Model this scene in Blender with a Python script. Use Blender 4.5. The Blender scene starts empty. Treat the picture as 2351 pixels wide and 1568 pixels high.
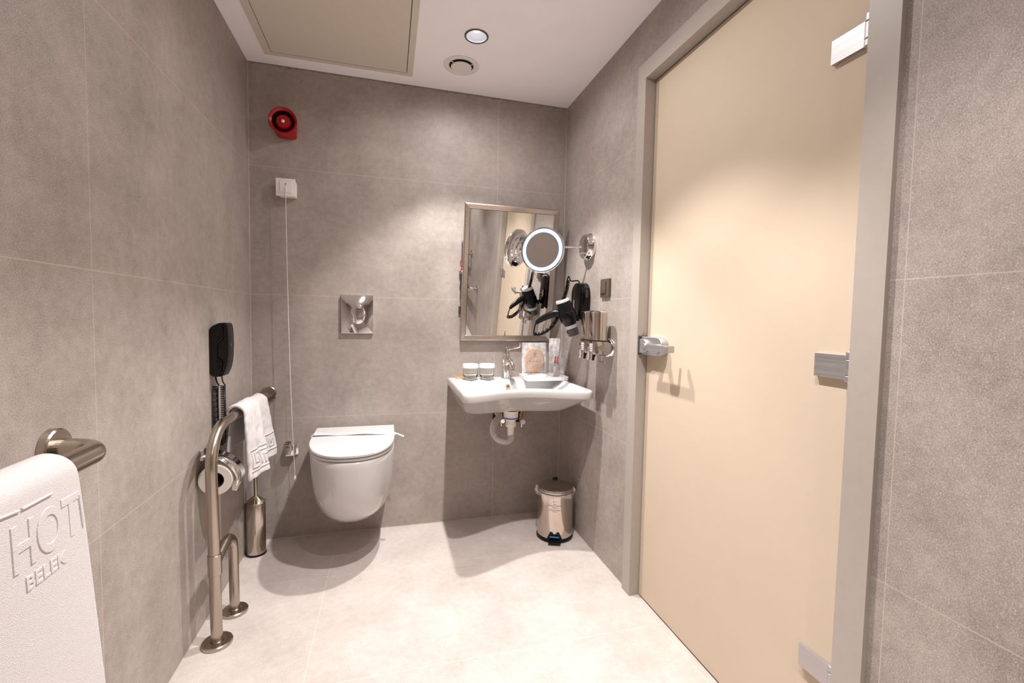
import bpy, bmesh, math, random
from mathutils import Vector, Matrix
from math import sin, cos, pi, radians, sqrt, atan2

random.seed(7)
SC = bpy.context.scene
COL = SC.collection
W, H = 1.581, 2.27          # room width, ceiling height
REAR = -4.0                 # wall behind the camera

# ------------------------------------------------------------------ materials
def new_mat(name):
    m = bpy.data.materials.new(name)
    m.use_nodes = True
    nt = m.node_tree
    return m, nt, nt.nodes['Principled BSDF']

def noise_mix(nt, base, var, scale, detail=2.0):
    """colour that wanders a little around base by object-space noise"""
    tc = nt.nodes.new('ShaderNodeTexCoord')
    n = nt.nodes.new('ShaderNodeTexNoise')
    n.inputs['Scale'].default_value = scale
    n.inputs['Detail'].default_value = detail
    nt.links.new(tc.outputs['Object'], n.inputs['Vector'])
    r = nt.nodes.new('ShaderNodeValToRGB')
    r.color_ramp.elements[0].position = 0.3
    r.color_ramp.elements[1].position = 0.7
    r.color_ramp.elements[0].color = [c * (1 - var) for c in base[:3]] + [1]
    r.color_ramp.elements[1].color = [min(1, c * (1 + var)) for c in base[:3]] + [1]
    nt.links.new(n.outputs['Fac'], r.inputs['Fac'])
    return n, r

def mat(name, col, rough=0.5, metal=0.0, var=0.0, scale=40, bump=0.0, bscale=300, spec=0.5, coat=0.0,
        emit=None, estr=0.0, trans=0.0, ior=1.45, alpha=1.0, sss=0.0):
    m, nt, b = new_mat(name)
    c = list(col) + [1]
    b.inputs['Base Color'].default_value = c
    b.inputs['Roughness'].default_value = rough
    b.inputs['Metallic'].default_value = metal
    b.inputs['Specular IOR Level'].default_value = spec
    b.inputs['Coat Weight'].default_value = coat
    b.inputs['Transmission Weight'].default_value = trans
    b.inputs['IOR'].default_value = ior
    b.inputs['Alpha'].default_value = alpha
    if emit:
        b.inputs['Emission Color'].default_value = list(emit) + [1]
        b.inputs['Emission Strength'].default_value = estr
    # every material is procedural: colour (or roughness) driven by a noise
    n, r = noise_mix(nt, col, var if var else 0.02, scale)
    nt.links.new(r.outputs['Color'], b.inputs['Base Color'])
    if bump:
        tc = nt.nodes.new('ShaderNodeTexCoord')
        nb = nt.nodes.new('ShaderNodeTexNoise')
        nb.inputs['Scale'].default_value = bscale
        nb.inputs['Detail'].default_value = 3
        nt.links.new(tc.outputs['Object'], nb.inputs['Vector'])
        bp = nt.nodes.new('ShaderNodeBump')
        bp.inputs['Strength'].default_value = bump
        bp.inputs['Distance'].default_value = 0.004
        nt.links.new(nb.outputs['Fac'], bp.inputs['Height'])
        nt.links.new(bp.outputs['Normal'], b.inputs['Normal'])
    return m

def tile_mat(name, u_axis, u_off, u_per, v_axis, v_off, v_per, dark, light, rough=0.5, extra=None,
             streak=0.0, grout=(0.58, 0.50, 0.45), gw=0.0011):
    """porcelain stone tile: fine speckle + soft clouds, pale grout lines at given offsets"""
    m, nt, b = new_mat(name)
    N = nt.nodes.new; Lk = nt.links.new
    geo = N('ShaderNodeNewGeometry')
    sep = N('ShaderNodeSeparateXYZ'); Lk(geo.outputs['Position'], sep.inputs[0])
    def noise(scale, detail, rough_=0.6):
        n = N('ShaderNodeTexNoise'); n.inputs['Scale'].default_value = scale
        n.inputs['Detail'].default_value = detail; n.inputs['Roughness'].default_value = rough_
        Lk(geo.outputs['Position'], n.inputs['Vector']); return n
    def math_(op, a, bb=None, c=None):
        n = N('ShaderNodeMath'); n.operation = op
        for i, v in enumerate((a, bb, c)):
            if v is None: continue
            if isinstance(v, (int, float)): n.inputs[i].default_value = v
            else: Lk(v, n.inputs[i])
        return n.outputs[0]
    def mixc(fac, a, bb):
        n = N('ShaderNodeMix'); n.data_type = 'RGBA'
        if isinstance(fac, (int, float)): n.inputs[0].default_value = fac
        else: Lk(fac, n.inputs[0])
        for k, v in ((6, a), (7, bb)):
            if isinstance(v, (tuple, list)): n.inputs[k].default_value = list(v[:3]) + [1]
            else: Lk(v, n.inputs[k])
        return n.outputs[2]
    n1 = noise(430, 2.0); n2 = noise(4.5, 4, 0.62); n3 = noise(360, 1.5); n4 = noise(38, 3)
    f = math_('MULTIPLY_ADD', n1.outputs['Fac'], 1.5, -0.33)
    f = math_('ADD', f, math_('MULTIPLY_ADD', n2.outputs['Fac'], 0.9, -0.45))
    f = math_('ADD', f, math_('MULTIPLY_ADD', n4.outputs['Fac'], 0.5, -0.25))
    cl = N('ShaderNodeClamp'); Lk(f, cl.inputs[0])
    c = mixc(cl.outputs[0], dark, light)
    # sparse pale grains
    g = N('ShaderNodeValToRGB'); g.color_ramp.elements[0].position = 0.61; g.color_ramp.elements[1].position = 0.72
    Lk(n3.outputs['Fac'], g.inputs['Fac'])
    gr = math_('MULTIPLY', g.outputs['Color'], 0.42)
    c = mixc(gr, c, tuple(min(1, x * 1.6) for x in light))
    if streak:
        mp = N('ShaderNodeMapping'); mp.inputs['Scale'].default_value = (1, 5.0, 0.55)
        mp.inputs['Rotation'].default_value = (0.35, 0, 0)
        Lk(geo.outputs['Position'], mp.inputs['Vector'])
        sn = N('ShaderNodeTexNoise'); sn.inputs['Scale'].default_value = 2.4; sn.inputs['Detail'].default_value = 3
        Lk(mp.outputs[0], sn.inputs['Vector'])
        sr = N('ShaderNodeValToRGB'); sr.color_ramp.elements[0].position = 0.60; sr.color_ramp.elements[1].position = 0.85
        Lk(sn.outputs['Fac'], sr.inputs['Fac'])
        c = mixc(math_('MULTIPLY', sr.outputs['Color'], streak), c, (0.52, 0.46, 0.43))
    def line(coord, off, per, wd):
        t = math_('DIVIDE', math_('SUBTRACT', coord, off), per)
        t = math_('FRACT', math_('ADD', t, 0.5))
        t = math_('ABSOLUTE', math_('SUBTRACT', t, 0.5))
        t = math_('MULTIPLY', t, per)
        return math_('LESS_THAN', t, wd)
    lu = line(sep.outputs[u_axis], u_off, u_per, gw)
    lv = line(sep.outputs[v_axis], v_off, v_per, gw)
    ln = math_('MAXIMUM', lu, lv)
    if extra is not None:
        ln = math_('MAXIMUM', ln, line(sep.outputs[extra[0]], extra[1], 50, gw * 0.8))
    c = mixc(math_('MULTIPLY', ln, 0.55), c, grout)
    Lk(c, b.inputs['Base Color'])
    b.inputs['Roughness'].default_value = rough
    b.inputs['Specular IOR Level'].default_value = 0.4
    bp = N('ShaderNodeBump'); bp.inputs['Strength'].default_value = 0.05; bp.inputs['Distance'].default_value = 0.001
    Lk(n1.outputs['Fac'], bp.inputs['Height']); Lk(bp.outputs['Normal'], b.inputs['Normal'])
    return m

def brushed(name, col, rough, axis=2, aniso=0.0):
    """brushed metal: stretched noise modulates roughness and tone"""
    m, nt, b = new_mat(name)
    tc = nt.nodes.new('ShaderNodeTexCoord'); mp = nt.nodes.new('ShaderNodeMapping')
    s = [260, 260, 260]; s[axis] = 4
    mp.inputs['Scale'].default_value = s
    nt.links.new(tc.outputs['Object'], mp.inputs['Vector'])
    n = nt.nodes.new('ShaderNodeTexNoise'); n.inputs['Scale'].default_value = 1.0; n.inputs['Detail'].default_value = 2
    nt.links.new(mp.outputs[0], n.inputs['Vector'])
    r = nt.nodes.new('ShaderNodeMapRange'); r.inputs['To Min'].default_value = rough * 0.75; r.inputs['To Max'].default_value = rough * 1.3
    nt.links.new(n.outputs['Fac'], r.inputs['Value']); nt.links.new(r.outputs[0], b.inputs['Roughness'])
    cr = nt.nodes.new('ShaderNodeValToRGB')
    cr.color_ramp.elements[0].color = [c * 0.86 for c in col] + [1]; cr.color_ramp.elements[1].color = [min(1, c * 1.1) for c in col] + [1]
    nt.links.new(n.outputs['Fac'], cr.inputs['Fac']); nt.links.new(cr.outputs['Color'], b.inputs['Base Color'])
    b.inputs['Metallic'].default_value = 1.0
    return m

TD, TL = (0.218, 0.186, 0.164), (0.525, 0.462, 0.425)
M = {}
M['tile_back'] = tile_mat('tile_back', 0, 1.192, 1.2, 2, 0.60, 0.6, TD, TL)
M['tile_left'] = tile_mat('tile_left', 1, -1.19, 1.2, 2, 0.60, 0.6, TD, TL, streak=0.30)
M['tile_right'] = tile_mat('tile_right', 1, -0.465, 1.2, 2, 0.60, 0.6, TD, TL, extra=(1, -1.762))
M['tile_rear'] = tile_mat('tile_rear', 0, 0.6, 1.2, 2, 0.60, 0.6, TD, TL)
M['tile_floor'] = tile_mat('tile_floor', 0, 0.387, 1.2, 1, -0.405, 0.6, (0.37, 0.32, 0.293), (0.67, 0.605, 0.57), grout=(0.74, 0.65, 0.57), gw=0.0010)
M['ceiling'] = mat('ceiling_paint', (0.95, 0.92, 0.94), 0.85, var=0.015, scale=6, bump=0.05, bscale=60)
M['panel'] = mat('panel_paint', (0.66, 0.60, 0.51), 0.6, var=0.01)
M['frame'] = mat('frame_paint', (0.40, 0.358, 0.318), 0.42, var=0.02)
M['black'] = mat('black_gap', (0.01, 0.01, 0.01), 0.8)
M['door'] = mat('cream_door', (0.585, 0.488, 0.375), 0.52, var=0.01, scale=8, spec=0.22)
M['silver'] = brushed('satin_aluminium', (0.52, 0.51, 0.515), 0.48, axis=1)
M['chrome'] = mat('chrome', (0.84, 0.83, 0.82), 0.06, 1.0)
M['steel'] = brushed('brushed_steel', (0.46, 0.40, 0.34), 0.24, axis=2)
M['bin_steel'] = mat('polished_steel', (0.66, 0.58, 0.51), 0.12, 1.0)
M['pump_steel'] = mat('pump_steel', (0.46, 0.41, 0.37), 0.10, 1.0)
M['bin_lid'] = brushed('lid_steel', (0.55, 0.48, 0.42), 0.25, axis=0)
M['brush_steel'] = mat('dark_polished_steel', (0.55, 0.49, 0.43), 0.13, 1.0)
M['mirror'] = mat('mirror_glass', (0.88, 0.88, 0.87), 0.005, 1.0)
M['mirror_frame'] = brushed('mirror_frame_metal', (0.60, 0.52, 0.465), 0.30, axis=0)
M['ceramic'] = mat('white_ceramic', (0.57, 0.558, 0.55), 0.10, var=0.008, coat=0.3)
M['seat'] = mat('white_seat_plastic', (0.575, 0.565, 0.565), 0.25, var=0.008)
M['white_pl'] = mat('white_plastic', (0.78, 0.74, 0.71), 0.35)
M['pipe_white'] = mat('pipe_white', (0.82, 0.77, 0.73), 0.35)
M['hose'] = mat('hose_grey', (0.66, 0.62, 0.60), 0.4)
M['blue'] = mat('blue_seal', (0.02, 0.10, 0.42), 0.4)
M['brass'] = mat('brass_fitting', (0.45, 0.27, 0.10), 0.3, 0.9)
M['black_gloss'] = mat('black_gloss', (0.004, 0.004, 0.005), 0.12, spec=0.35)
M['black_pl'] = mat('black_plastic', (0.006, 0.006, 0.007), 0.30, spec=0.28)
M['dark_grey'] = mat('dark_grey_plastic', (0.05, 0.05, 0.05), 0.35)
M['grey_pl'] = mat('grey_plastic', (0.50, 0.49, 0.49), 0.4)
M['terry'] = mat('white_terry', (0.66, 0.63, 0.63), 0.95, var=0.03, scale=220, bump=0.5, bscale=700, spec=0.1)
M['red'] = mat('red_plastic', (0.36, 0.003, 0.008), 0.32)
M['red_dark'] = mat('dark_red', (0.025, 0.003, 0.005), 0.4)
M['cord'] = mat('white_cord', (0.80, 0.76, 0.72), 0.6)
M['bronze'] = mat('bronze_switch', (0.115, 0.088, 0.07), 0.42, 0.35)
M['paper'] = mat('tissue_paper', (0.74, 0.70, 0.65), 0.9, var=0.02, scale=120, bump=0.2)
M['core'] = mat('cardboard_core', (0.16, 0.07, 0.035), 0.8)
def emis(name, col, strength):
    m = bpy.data.materials.new(name); m.use_nodes = True
    nt = m.node_tree; nt.nodes.remove(nt.nodes['Principled BSDF'])
    e = nt.nodes.new('ShaderNodeEmission'); e.inputs['Strength'].default_value = strength
    _, r = noise_mix(nt, col, 0.01, 20)
    nt.links.new(r.outputs['Color'], e.inputs['Color'])
    nt.links.new(e.outputs[0], nt.nodes['Material Output'].inputs['Surface'])
    return m
M['led'] = emis('led_ring', (0.66, 0.86, 1.0), 3.2)
M['bulb'] = emis('bulb', (1.0, 0.99, 0.98), 1.6)
M['reflector'] = mat('reflector_white', (0.62, 0.62, 0.66), 0.25, emit=(0.90, 0.92, 1.0), estr=0.18)
M['glass'] = mat('clear_glass', (0.93, 0.95, 0.94), 0.02, trans=1.0, ior=1.45)
M['lid_white'] = mat('paper_lid', (0.88, 0.87, 0.86), 0.6)
M['tray'] = mat('tray_white', (0.84, 0.83, 0.84), 0.3)
M['sponge'] = mat('sponge_tan', (0.44, 0.265, 0.15), 0.9, var=0.42, scale=260, bump=0.8, bscale=300)
M['sponge_rim'] = mat('sponge_rim', (0.62, 0.34, 0.17), 0.8, var=0.05, bump=0.3)
M['ink'] = mat('brown_ink', (0.05, 0.03, 0.025), 0.7)
M['ink_black'] = mat('black_ink', (0.015, 0.018, 0.015), 0.6)
M['ink_red'] = mat('red_ink', (0.60, 0.02, 0.03), 0.5)
M['ink_teal'] = mat('teal_ink', (0.02, 0.28, 0.30), 0.5)
M['orange'] = mat('orange_wrap', (0.85, 0.33, 0.06), 0.35)
M['label_mauve'] = mat('label_mauve', (0.33, 0.24, 0.25), 0.4)
M['label_white'] = mat('label_white', (0.85, 0.82, 0.82), 0.5)
# clear bag film: mostly see-through with glossy creases
def film(name, tint, opac):
    m = bpy.data.materials.new(name); m.use_nodes = True
    nt = m.node_tree; b = nt.nodes['Principled BSDF']
    tc = nt.nodes.new('ShaderNodeTexCoord')
    n = nt.nodes.new('ShaderNodeTexNoise'); n.inputs['Scale'].default_value = 26; n.inputs['Detail'].default_value = 3
    nt.links.new(tc.outputs['Object'], n.inputs['Vector'])
    r = nt.nodes.new('ShaderNodeMapRange'); r.inputs['From Min'].default_value = 0.38; r.inputs['From Max'].default_value = 0.66
    r.inputs['To Min'].default_value = opac * 0.55; r.inputs['To Max'].default_value = min(1, opac * 1.7)
    nt.links.new(n.outputs['Fac'], r.inputs['Value']); nt.links.new(r.outputs[0], b.inputs['Alpha'])
    b.inputs['Base Color'].default_value = list(tint) + [1]
    b.inputs['Roughness'].default_value = 0.16
    bp = nt.nodes.new('ShaderNodeBump'); bp.inputs['Strength'].default_value = 0.8; bp.inputs['Distance'].default_value = 0.006
    nt.links.new(n.outputs['Fac'], bp.inputs['Height']); nt.links.new(bp.outputs['Normal'], b.inputs['Normal'])
    return m
M['film'] = film('clear_film', (0.86, 0.85, 0.88), 0.16)
M['liner'] = film('bin_liner_film', (0.80, 0.76, 0.74), 0.30)
M['silver_film'] = film('silver_film', (0.85, 0.84, 0.87), 0.70)

# ------------------------------------------------------------------ object helpers
def link_mesh(name, bm, material, parent=None, smooth=True, angle=38):
    bmesh.ops.recalc_face_normals(bm, faces=bm.faces[:])
    me = bpy.data.meshes.new(name); bm.to_mesh(me); bm.free()
    me.materials.append(material)
    if smooth:
        me.polygons.foreach_set('use_smooth', [True] * len(me.polygons))
        me.set_sharp_from_angle(angle=radians(angle))
    o = bpy.data.objects.new(name, me); COL.objects.link(o)
    if parent is not None:
        off = world_loc(parent)
        me.transform(Matrix.Translation(-off)); o.parent = parent
    return o

def world_loc(o):
    p = Vector((0, 0, 0))
    while o is not None:
        p += Vector(o.location); o = o.parent
    return p

def obj(name, bm, material, parent=None, **kw):
    return link_mesh(name, bm, M[material] if isinstance(material, str) else material, parent, **kw)

def tag(o, label=None, cat=None, group=None, kind=None):
    if label: o['label'] = label
    if cat: o['category'] = cat
    if group: o['group'] = group
    if kind: o['kind'] = kind
    return o

def thing(name, loc, label, cat, group=None, kind=None):
    o = bpy.data.objects.new(name, None); COL.objects.link(o)
    o.empty_display_size = 0.05; o.location = loc
    return tag(o, label, cat, group, kind)

def single(name, bm, material, base, label, cat, group=None, **kw):
    """one-mesh thing with its origin at its base"""
    o = obj(name, bm, material, None, **kw)
    o.data.transform(Matrix.Translation(-Vector(base))); o.location = base
    return tag(o, label, cat, group)

def struct(name, bm, material, label=None, **kw):
    o = obj(name, bm, material, None, **kw); o['kind'] = 'structure'
    if label: o['label'] = label
    return o

def BM(): return bmesh.new()

def bevel_all(bm, verts, off, seg=2):
    vs = set(verts)
    es = [e for e in bm.edges if e.verts[0] in vs and e.verts[1] in vs and e.is_manifold and e.calc_face_angle(0) > 0.5]
    if es: bmesh.ops.bevel(bm, geom=es, offset=off, segments=seg, profile=0.5, affect='EDGES', clamp_overlap=True)

def box(bm, x0, x1, y0, y1, z0, z1, bev=0, seg=2, mtx=None):
    x0, x1 = min(x0, x1), max(x0, x1); y0, y1 = min(y0, y1), max(y0, y1); z0, z1 = min(z0, z1), max(z0, z1)
    vs = [bm.verts.new(p) for p in ((x0,y0,z0),(x1,y0,z0),(x1,y1,z0),(x0,y1,z0),(x0,y0,z1),(x1,y0,z1),(x1,y1,z1),(x0,y1,z1))]
    for f in ((3,2,1,0),(4,5,6,7),(0,1,5,4),(1,2,6,5),(2,3,7,6),(3,0,4,7)): bm.faces.new([vs[i] for i in f])
    if mtx is not None:
        for v in vs: v.co = mtx @ v.co
    if bev: bevel_all(bm, vs, bev, seg)

def ring_faces(bm, a, b, closed=True):
    n = len(a); fs = []
    for i in range(n if closed else n - 1):
        j = (i + 1) % n
        fs.append(bm.faces.new((a[i], a[j], b[j], b[i])))
    return fs

def loft(bm, rings, cap0=True, cap1=True, closed=True):
    R = [[bm.verts.new(p) for p in r] for r in rings]
    for a, b in zip(R, R[1:]): ring_faces(bm, a, b, closed)
    if cap0: bm.faces.new(R[0][::-1])
    if cap1: bm.faces.new(R[-1])
    return R

def catmull(pts, n=8):
    P = [Vector(p) for p in pts]; out = []
    for i in range(len(P) - 1):
        p0 = P[max(i-1, 0)]; p1 = P[i]; p2 = P[i+1]; p3 = P[min(i+2, len(P)-1)]
        for k in range(n):
            t = k / n
            out.append(0.5 * ((2*p1) + (p2-p0)*t + (2*p0-5*p1+4*p2-p3)*t*t + (3*p1-p0-3*p2+p3)*t**3))
    out.append(P[-1]); return out

def fillet(pts, r, n=10):
    """polyline with its inner corners rounded by arcs"""
    P = [Vector(p) for p in pts]; out = [P[0]]
    for i in range(1, len(P) - 1):
        a = (P[i-1] - P[i]); b = (P[i+1] - P[i])
        rr = r[i-1] if isinstance(r, (list, tuple)) else r
        d1, d2 = a.normalized(), b.normalized()
        ang = d1.angle(d2); t = min(rr / math.tan(ang / 2), a.length * .49 if i > 1 else a.length, b.length * .95)
        rr = t * math.tan(ang / 2)
        c = P[i] + (d1 + d2).normalized() * (rr / sin(ang / 2))
        s, e = P[i] + d1 * t - c, P[i] + d2 * t - c
        tot = s.angle(e); axis = s.cross(e).normalized()
        for k in range(n + 1): out.append(c + Matrix.Rotation(tot * k / n, 3, axis) @ s)
    out.append(P[-1]); return out

def tube(bm, pts, r, seg=16, cap=True, squash=1.0, up=None):
    P = [Vector(p) for p in pts]; n = len(P)
    T = [(P[min(i+1, n-1)] - P[max(i-1, 0)]).normalized() for i in range(n)]
    u = Vector(up) if up else (Vector((0, 0, 1)) if abs(T[0].z) < .9 else Vector((1, 0, 0)))
    u = (u - T[0] * u.dot(T[0])).normalized(); rings = []
    for i in range(n):
        if i:
            q = T[i-1].rotation_difference(T[i]); u = q @ u
            u = (u - T[i] * u.dot(T[i])).normalized()
        v = T[i].cross(u); rr = r[i] if isinstance(r, (list, tuple)) else r
        rings.append([P[i] + u * (rr * cos(2*pi*k/seg)) + v * (rr * squash * sin(2*pi*k/seg)) for k in range(seg)])
    return loft(bm, rings, cap, cap)

def lathe(bm, prof, origin=(0,0,0), axis=(0,0,1), seg=32, cap0=True, cap1=True):
    """profile [(radius, height)] around axis"""
    q = Vector((0,0,1)).rotation_difference(Vector(axis).normalized()).to_matrix()
    o = Vector(origin)
    rings = [[o + q @ Vector((max(r, 1e-5) * cos(2*pi*k/seg), max(r, 1e-5) * sin(2*pi*k/seg), h)) for k in range(seg)] for r, h in prof]
    return loft(bm, rings, cap0, cap1)

def prism(bm, poly, d0, d1, plane='xz', bev=0, seg=2):
    """extrude a 2-D polygon between two depths; plane names the polygon's axes"""
    def p3(a, b, d):
        return {'xz': (a, d, b), 'yz': (d, a, b), 'xy': (a, b, d)}[plane]
    A = [bm.verts.new(p3(a, b, d0)) for a, b in poly]; B = [bm.verts.new(p3(a, b, d1)) for a, b in poly]
    ring_faces(bm, A, B); bm.faces.new(A[::-1]); bm.faces.new(B)
    if bev:
        bmesh.ops.recalc_face_normals(bm, faces=bm.faces[:]); bevel_all(bm, A + B, bev, seg)

def rrect(w, h, r, n=6, cx=0, cy=0):
    out = []
    for sx, sy, a0 in ((1,1,0),(-1,1,pi/2),(-1,-1,pi),(1,-1,3*pi/2)):
        for k in range(n + 1):
            a = a0 + (pi/2) * k / n
            out.append((cx + sx*(w/2 - r) + r*cos(a), cy + sy*(h/2 - r) + r*sin(a)))
    return out

def rrect_plate(bm, mtx, w, h, r, t, bev=0.0, n=6):
    """rounded plate in local xy, thickness along local z from 0 to t"""
    rings = [[mtx @ Vector((x, y, 0)) for x, y in rrect(w, h, r, n)]]
    if bev:
        rings.append([mtx @ Vector((x, y, t - bev)) for x, y in rrect(w, h, r, n)])
        rings.append([mtx @ Vector((x, y, t - bev*.3)) for x, y in rrect(w - bev*.6, h - bev*.6, max(r - bev*.3, 1e-4), n)])
        rings.append([mtx @ Vector((x, y, t)) for x, y in rrect(w - 2*bev, h - 2*bev, max(r - bev, 1e-4), n)])
    else:
        rings.append([mtx @ Vector((x, y, t)) for x, y in rrect(w, h, r, n)])
    loft(bm, rings)

def frame_mtx(o, ex, ey):
    ex = Vector(ex).normalized(); ey = Vector(ey).normalized(); ez = ex.cross(ey).normalized(); ey = ez.cross(ex)
    m = Matrix((ex, ey, ez)).transposed().to_4x4(); m.translation = Vector(o); return m
# planes whose local z points into the room
def on_back(x, z, y=0.0): return frame_mtx((x, y, z), (1,0,0), (0,0,1))       # local z = -y
def on_right(y, z, x=W): return frame_mtx((x, y, z), (0,-1,0), (0,0,1))       # local z = -x
def on_left(y, z, x=0.0): return frame_mtx((x, y, z), (0,1,0), (0,0,1))       # local z = +x

def text_bm(body, size, extrude, fn, bevel=0.0, sx=1.0, res=3, space=1.0, fat=0.0):
    """text as mesh; every vertex goes through fn(u, v, w)"""
    cu = bpy.data.curves.new('t', 'FONT'); cu.body = body; cu.size = size; cu.align_x = 'CENTER'; cu.align_y = 'CENTER'
    cu.extrude = extrude; cu.bevel_depth = bevel; cu.resolution_u = res; cu.space_character = space; cu.offset = fat
    o = bpy.data.objects.new('t', cu); COL.objects.link(o)
    dg = bpy.context.evaluated_depsgraph_get()
    me = bpy.data.meshes.new_from_object(o.evaluated_get(dg))
    bpy.data.objects.remove(o); bpy.data.curves.remove(cu)
    bm = bmesh.new(); bm.from_mesh(me); bpy.data.meshes.remove(me)
    for v in bm.verts: v.co = fn(v.co.x * sx, v.co.y, v.co.z)
    return bm

def merge(dst, src):
    me = bpy.data.meshes.new('x'); src.to_mesh(me); src.free(); dst.from_mesh(me); bpy.data.meshes.remove(me)

def cyl(bm, p0, p1, r, seg=20, bev=0.0):
    p0, p1 = Vector(p0), Vector(p1); L = (p1 - p0).length
    prof = [(r, 0), (r, L)] if not bev else [(r - bev, 0), (r, bev), (r, L - bev), (r - bev, L)]
    lathe(bm, prof, p0, p1 - p0, seg)

def coil(path, R, turns, per=12):
    """helix wound round a path"""
    P = catmull(path, 10); n = turns * per
    d = [0]
    for a, b in zip(P, P[1:]): d.append(d[-1] + (b - a).length)
    T0 = (P[1] - P[0]).normalized(); u = T0.orthogonal().normalized(); out = []; j = 0; Tp = T0
    for i in range(n + 1):
        s = d[-1] * i / n
        while j < len(d) - 2 and d[j+1] < s: j += 1
        f = (s - d[j]) / max(d[j+1] - d[j], 1e-9); p = P[j].lerp(P[j+1], f); T = (P[j+1] - P[j]).normalized()
        u = Tp.rotation_difference(T) @ u; u = (u - T * u.dot(T)).normalized(); Tp = T; v = T.cross(u)
        a = 2 * pi * i / per
        out.append(p + u * R * cos(a) + v * R * sin(a))
    return out

# ------------------------------------------------------------------ the room
bm = BM(); box(bm, -0.1, W + 0.1, REAR - 0.1, 0.1, -0.1, 0); struct('floor', bm, 'tile_floor', 'pale stone tile floor')
bm = BM(); box(bm, -0.1, W + 0.1, 0, 0.1, 0, H + 0.2); struct('wall_back', bm, 'tile_back', 'taupe tiled wall behind toilet and washbasin')
bm = BM(); box(bm, -0.1, 0, REAR, 0, 0, H + 0.2); struct('wall_left', bm, 'tile_left', 'taupe tiled wall on the left')
bm = BM(); box(bm, -0.1, W + 0.1, REAR - 0.1, REAR, 0, H + 0.2); struct('wall_rear', bm, 'tile_rear', 'tiled wall behind the viewer')
D0, D1, DT = -0.800, -1.700, 2.060      # door opening in the right wall
bm = BM()
box(bm, W, W + 0.1, D0, 0, 0, H + 0.2); box(bm, W, W + 0.1, REAR, D1, 0, H + 0.2); box(bm, W, W + 0.1, D1, D0, DT, H + 0.2)
struct('wall_right', bm, 'tile_right', 'taupe tiled wall around the door')

LIGHTS = [(0.978, -0.491), (0.975, -1.19), (0.975, -1.89), (0.975, -3.05)]  # last entry is an unseen fill light added behind the camera
LR = 0.044
bm = BM(); sx0, sx1 = 0.90, 1.056
box(bm, -0.1, sx0, REAR - 0.1, 0.1, H, H + 0.01); box(bm, sx1, W + 0.1, REAR - 0.1, 0.1, H, H + 0.01)
ycur = 0.1
for lx, ly in LIGHTS:
    a, b_ = ly + 0.078, ly - 0.078
    box(bm, sx0, sx1, a, ycur, H, H + 0.01)
    seg = 32
    inner = [bm.verts.new((lx + LR*cos(2*pi*k/seg), ly + LR*sin(2*pi*k/seg), H)) for k in range(seg)]
    def sq(k):
        t = 2*pi*k/seg; c_, s_ = cos(t), sin(t); m_ = max(abs(c_), abs(s_))
        cx, cy = (sx0 + sx1)/2, (a + b_)/2
        return (cx + c_/m_*(sx1 - sx0)/2, cy + s_/m_*(a - b_)/2, H)
    outer = [bm.verts.new(sq(k)) for k in range(seg)]
    ring_faces(bm, outer, inner); ycur = b_
box(bm, sx0, sx1, REAR - 0.1, ycur, H, H + 0.01)
struct('ceiling', bm, 'ceiling', 'white painted ceiling', smooth=False)
# ragged sealant line where the tile meets the ceiling
bm = BM(); n = 150; a = []; b_ = []
for i in range(n + 1):
    x = W * i / n; hgt = 0.004 + 0.010 * random.random()**2 * (0.4 + 0.6*abs(sin(i*0.13)))
    a.append(bm.verts.new((x, -0.0012, H))); b_.append(bm.verts.new((x, -0.0012, H - hgt)))
for i in range(n): bm.faces.new((a[i], a[i+1], b_[i+1], b_[i]))
struct('trim_1', bm, mat('old_sealant', (0.24, 0.215, 0.20), 0.8, var=0.2, scale=60), 'ragged sealant line under the ceiling', smooth=False)
# thin pale grout bead in the two far corners and along the floor
bm = BM(); gm = mat('corner_grout', (0.55, 0.48, 0.44), 0.7, var=0.05)
for x in (0.0, W):
    s = 1 if x == 0 else -1
    box(bm, x, x + s*0.0022, -0.0022, 0, 0.0, H - 0.002)
    box(bm, x, x + s*0.002, (REAR if x == 0 else -0.772), 0, 0, 0.0025)
box(bm, 0, W, -0.002, 0, 0, 0.0025)
struct('trim_2', bm, gm, 'pale grout bead in the corners', smooth=False)

# door frame
bm = BM(); FX = 1.569
for y0, y1 in ((-0.771, -0.828), (-1.672, -1.735)): box(bm, FX, 1.640, y0, y1, 0, 2.028, 0.003)
box(bm, FX, 1.640, -0.771, -1.735, 2.028, 2.092, 0.003)
struct('trim_3', bm, 'frame', 'grey-beige metal door frame')
# door
door = thing('door_1', (1.617, -1.25, 0), 'cream glass door in a grey-beige frame', 'door', kind='structure')
bm = BM(); box(bm, 1.612, 1.622, -0.832, -1.668, 0.007, 2.022, 0.0012); obj('door_panel', bm, 'door', door)
for i, zc in enumerate((0.306, 1.016, 1.726)):
    hb = BM()
    box(hb, 1.601, 1.6117, -1.5645, -1.640, zc - 0.0265, zc + 0.0265, 0.0015)
    hg = obj('hinge', hb, 'silver', door)
    kb = BM()
    for z0, z1 in ((-0.031, -0.017), (-0.0155, 0.0185), (0.020, 0.036)):
        cyl(kb, (1.6015, -1.6520, zc + z0), (1.6015, -1.6520, zc + z1), 0.0105, 20, 0.0012)
    box(kb, 1.601, 1.6117, -1.640, -1.652, zc - 0.0155, zc + 0.0185)
    obj('hinge_knuckle', kb, 'silver', hg)
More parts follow.
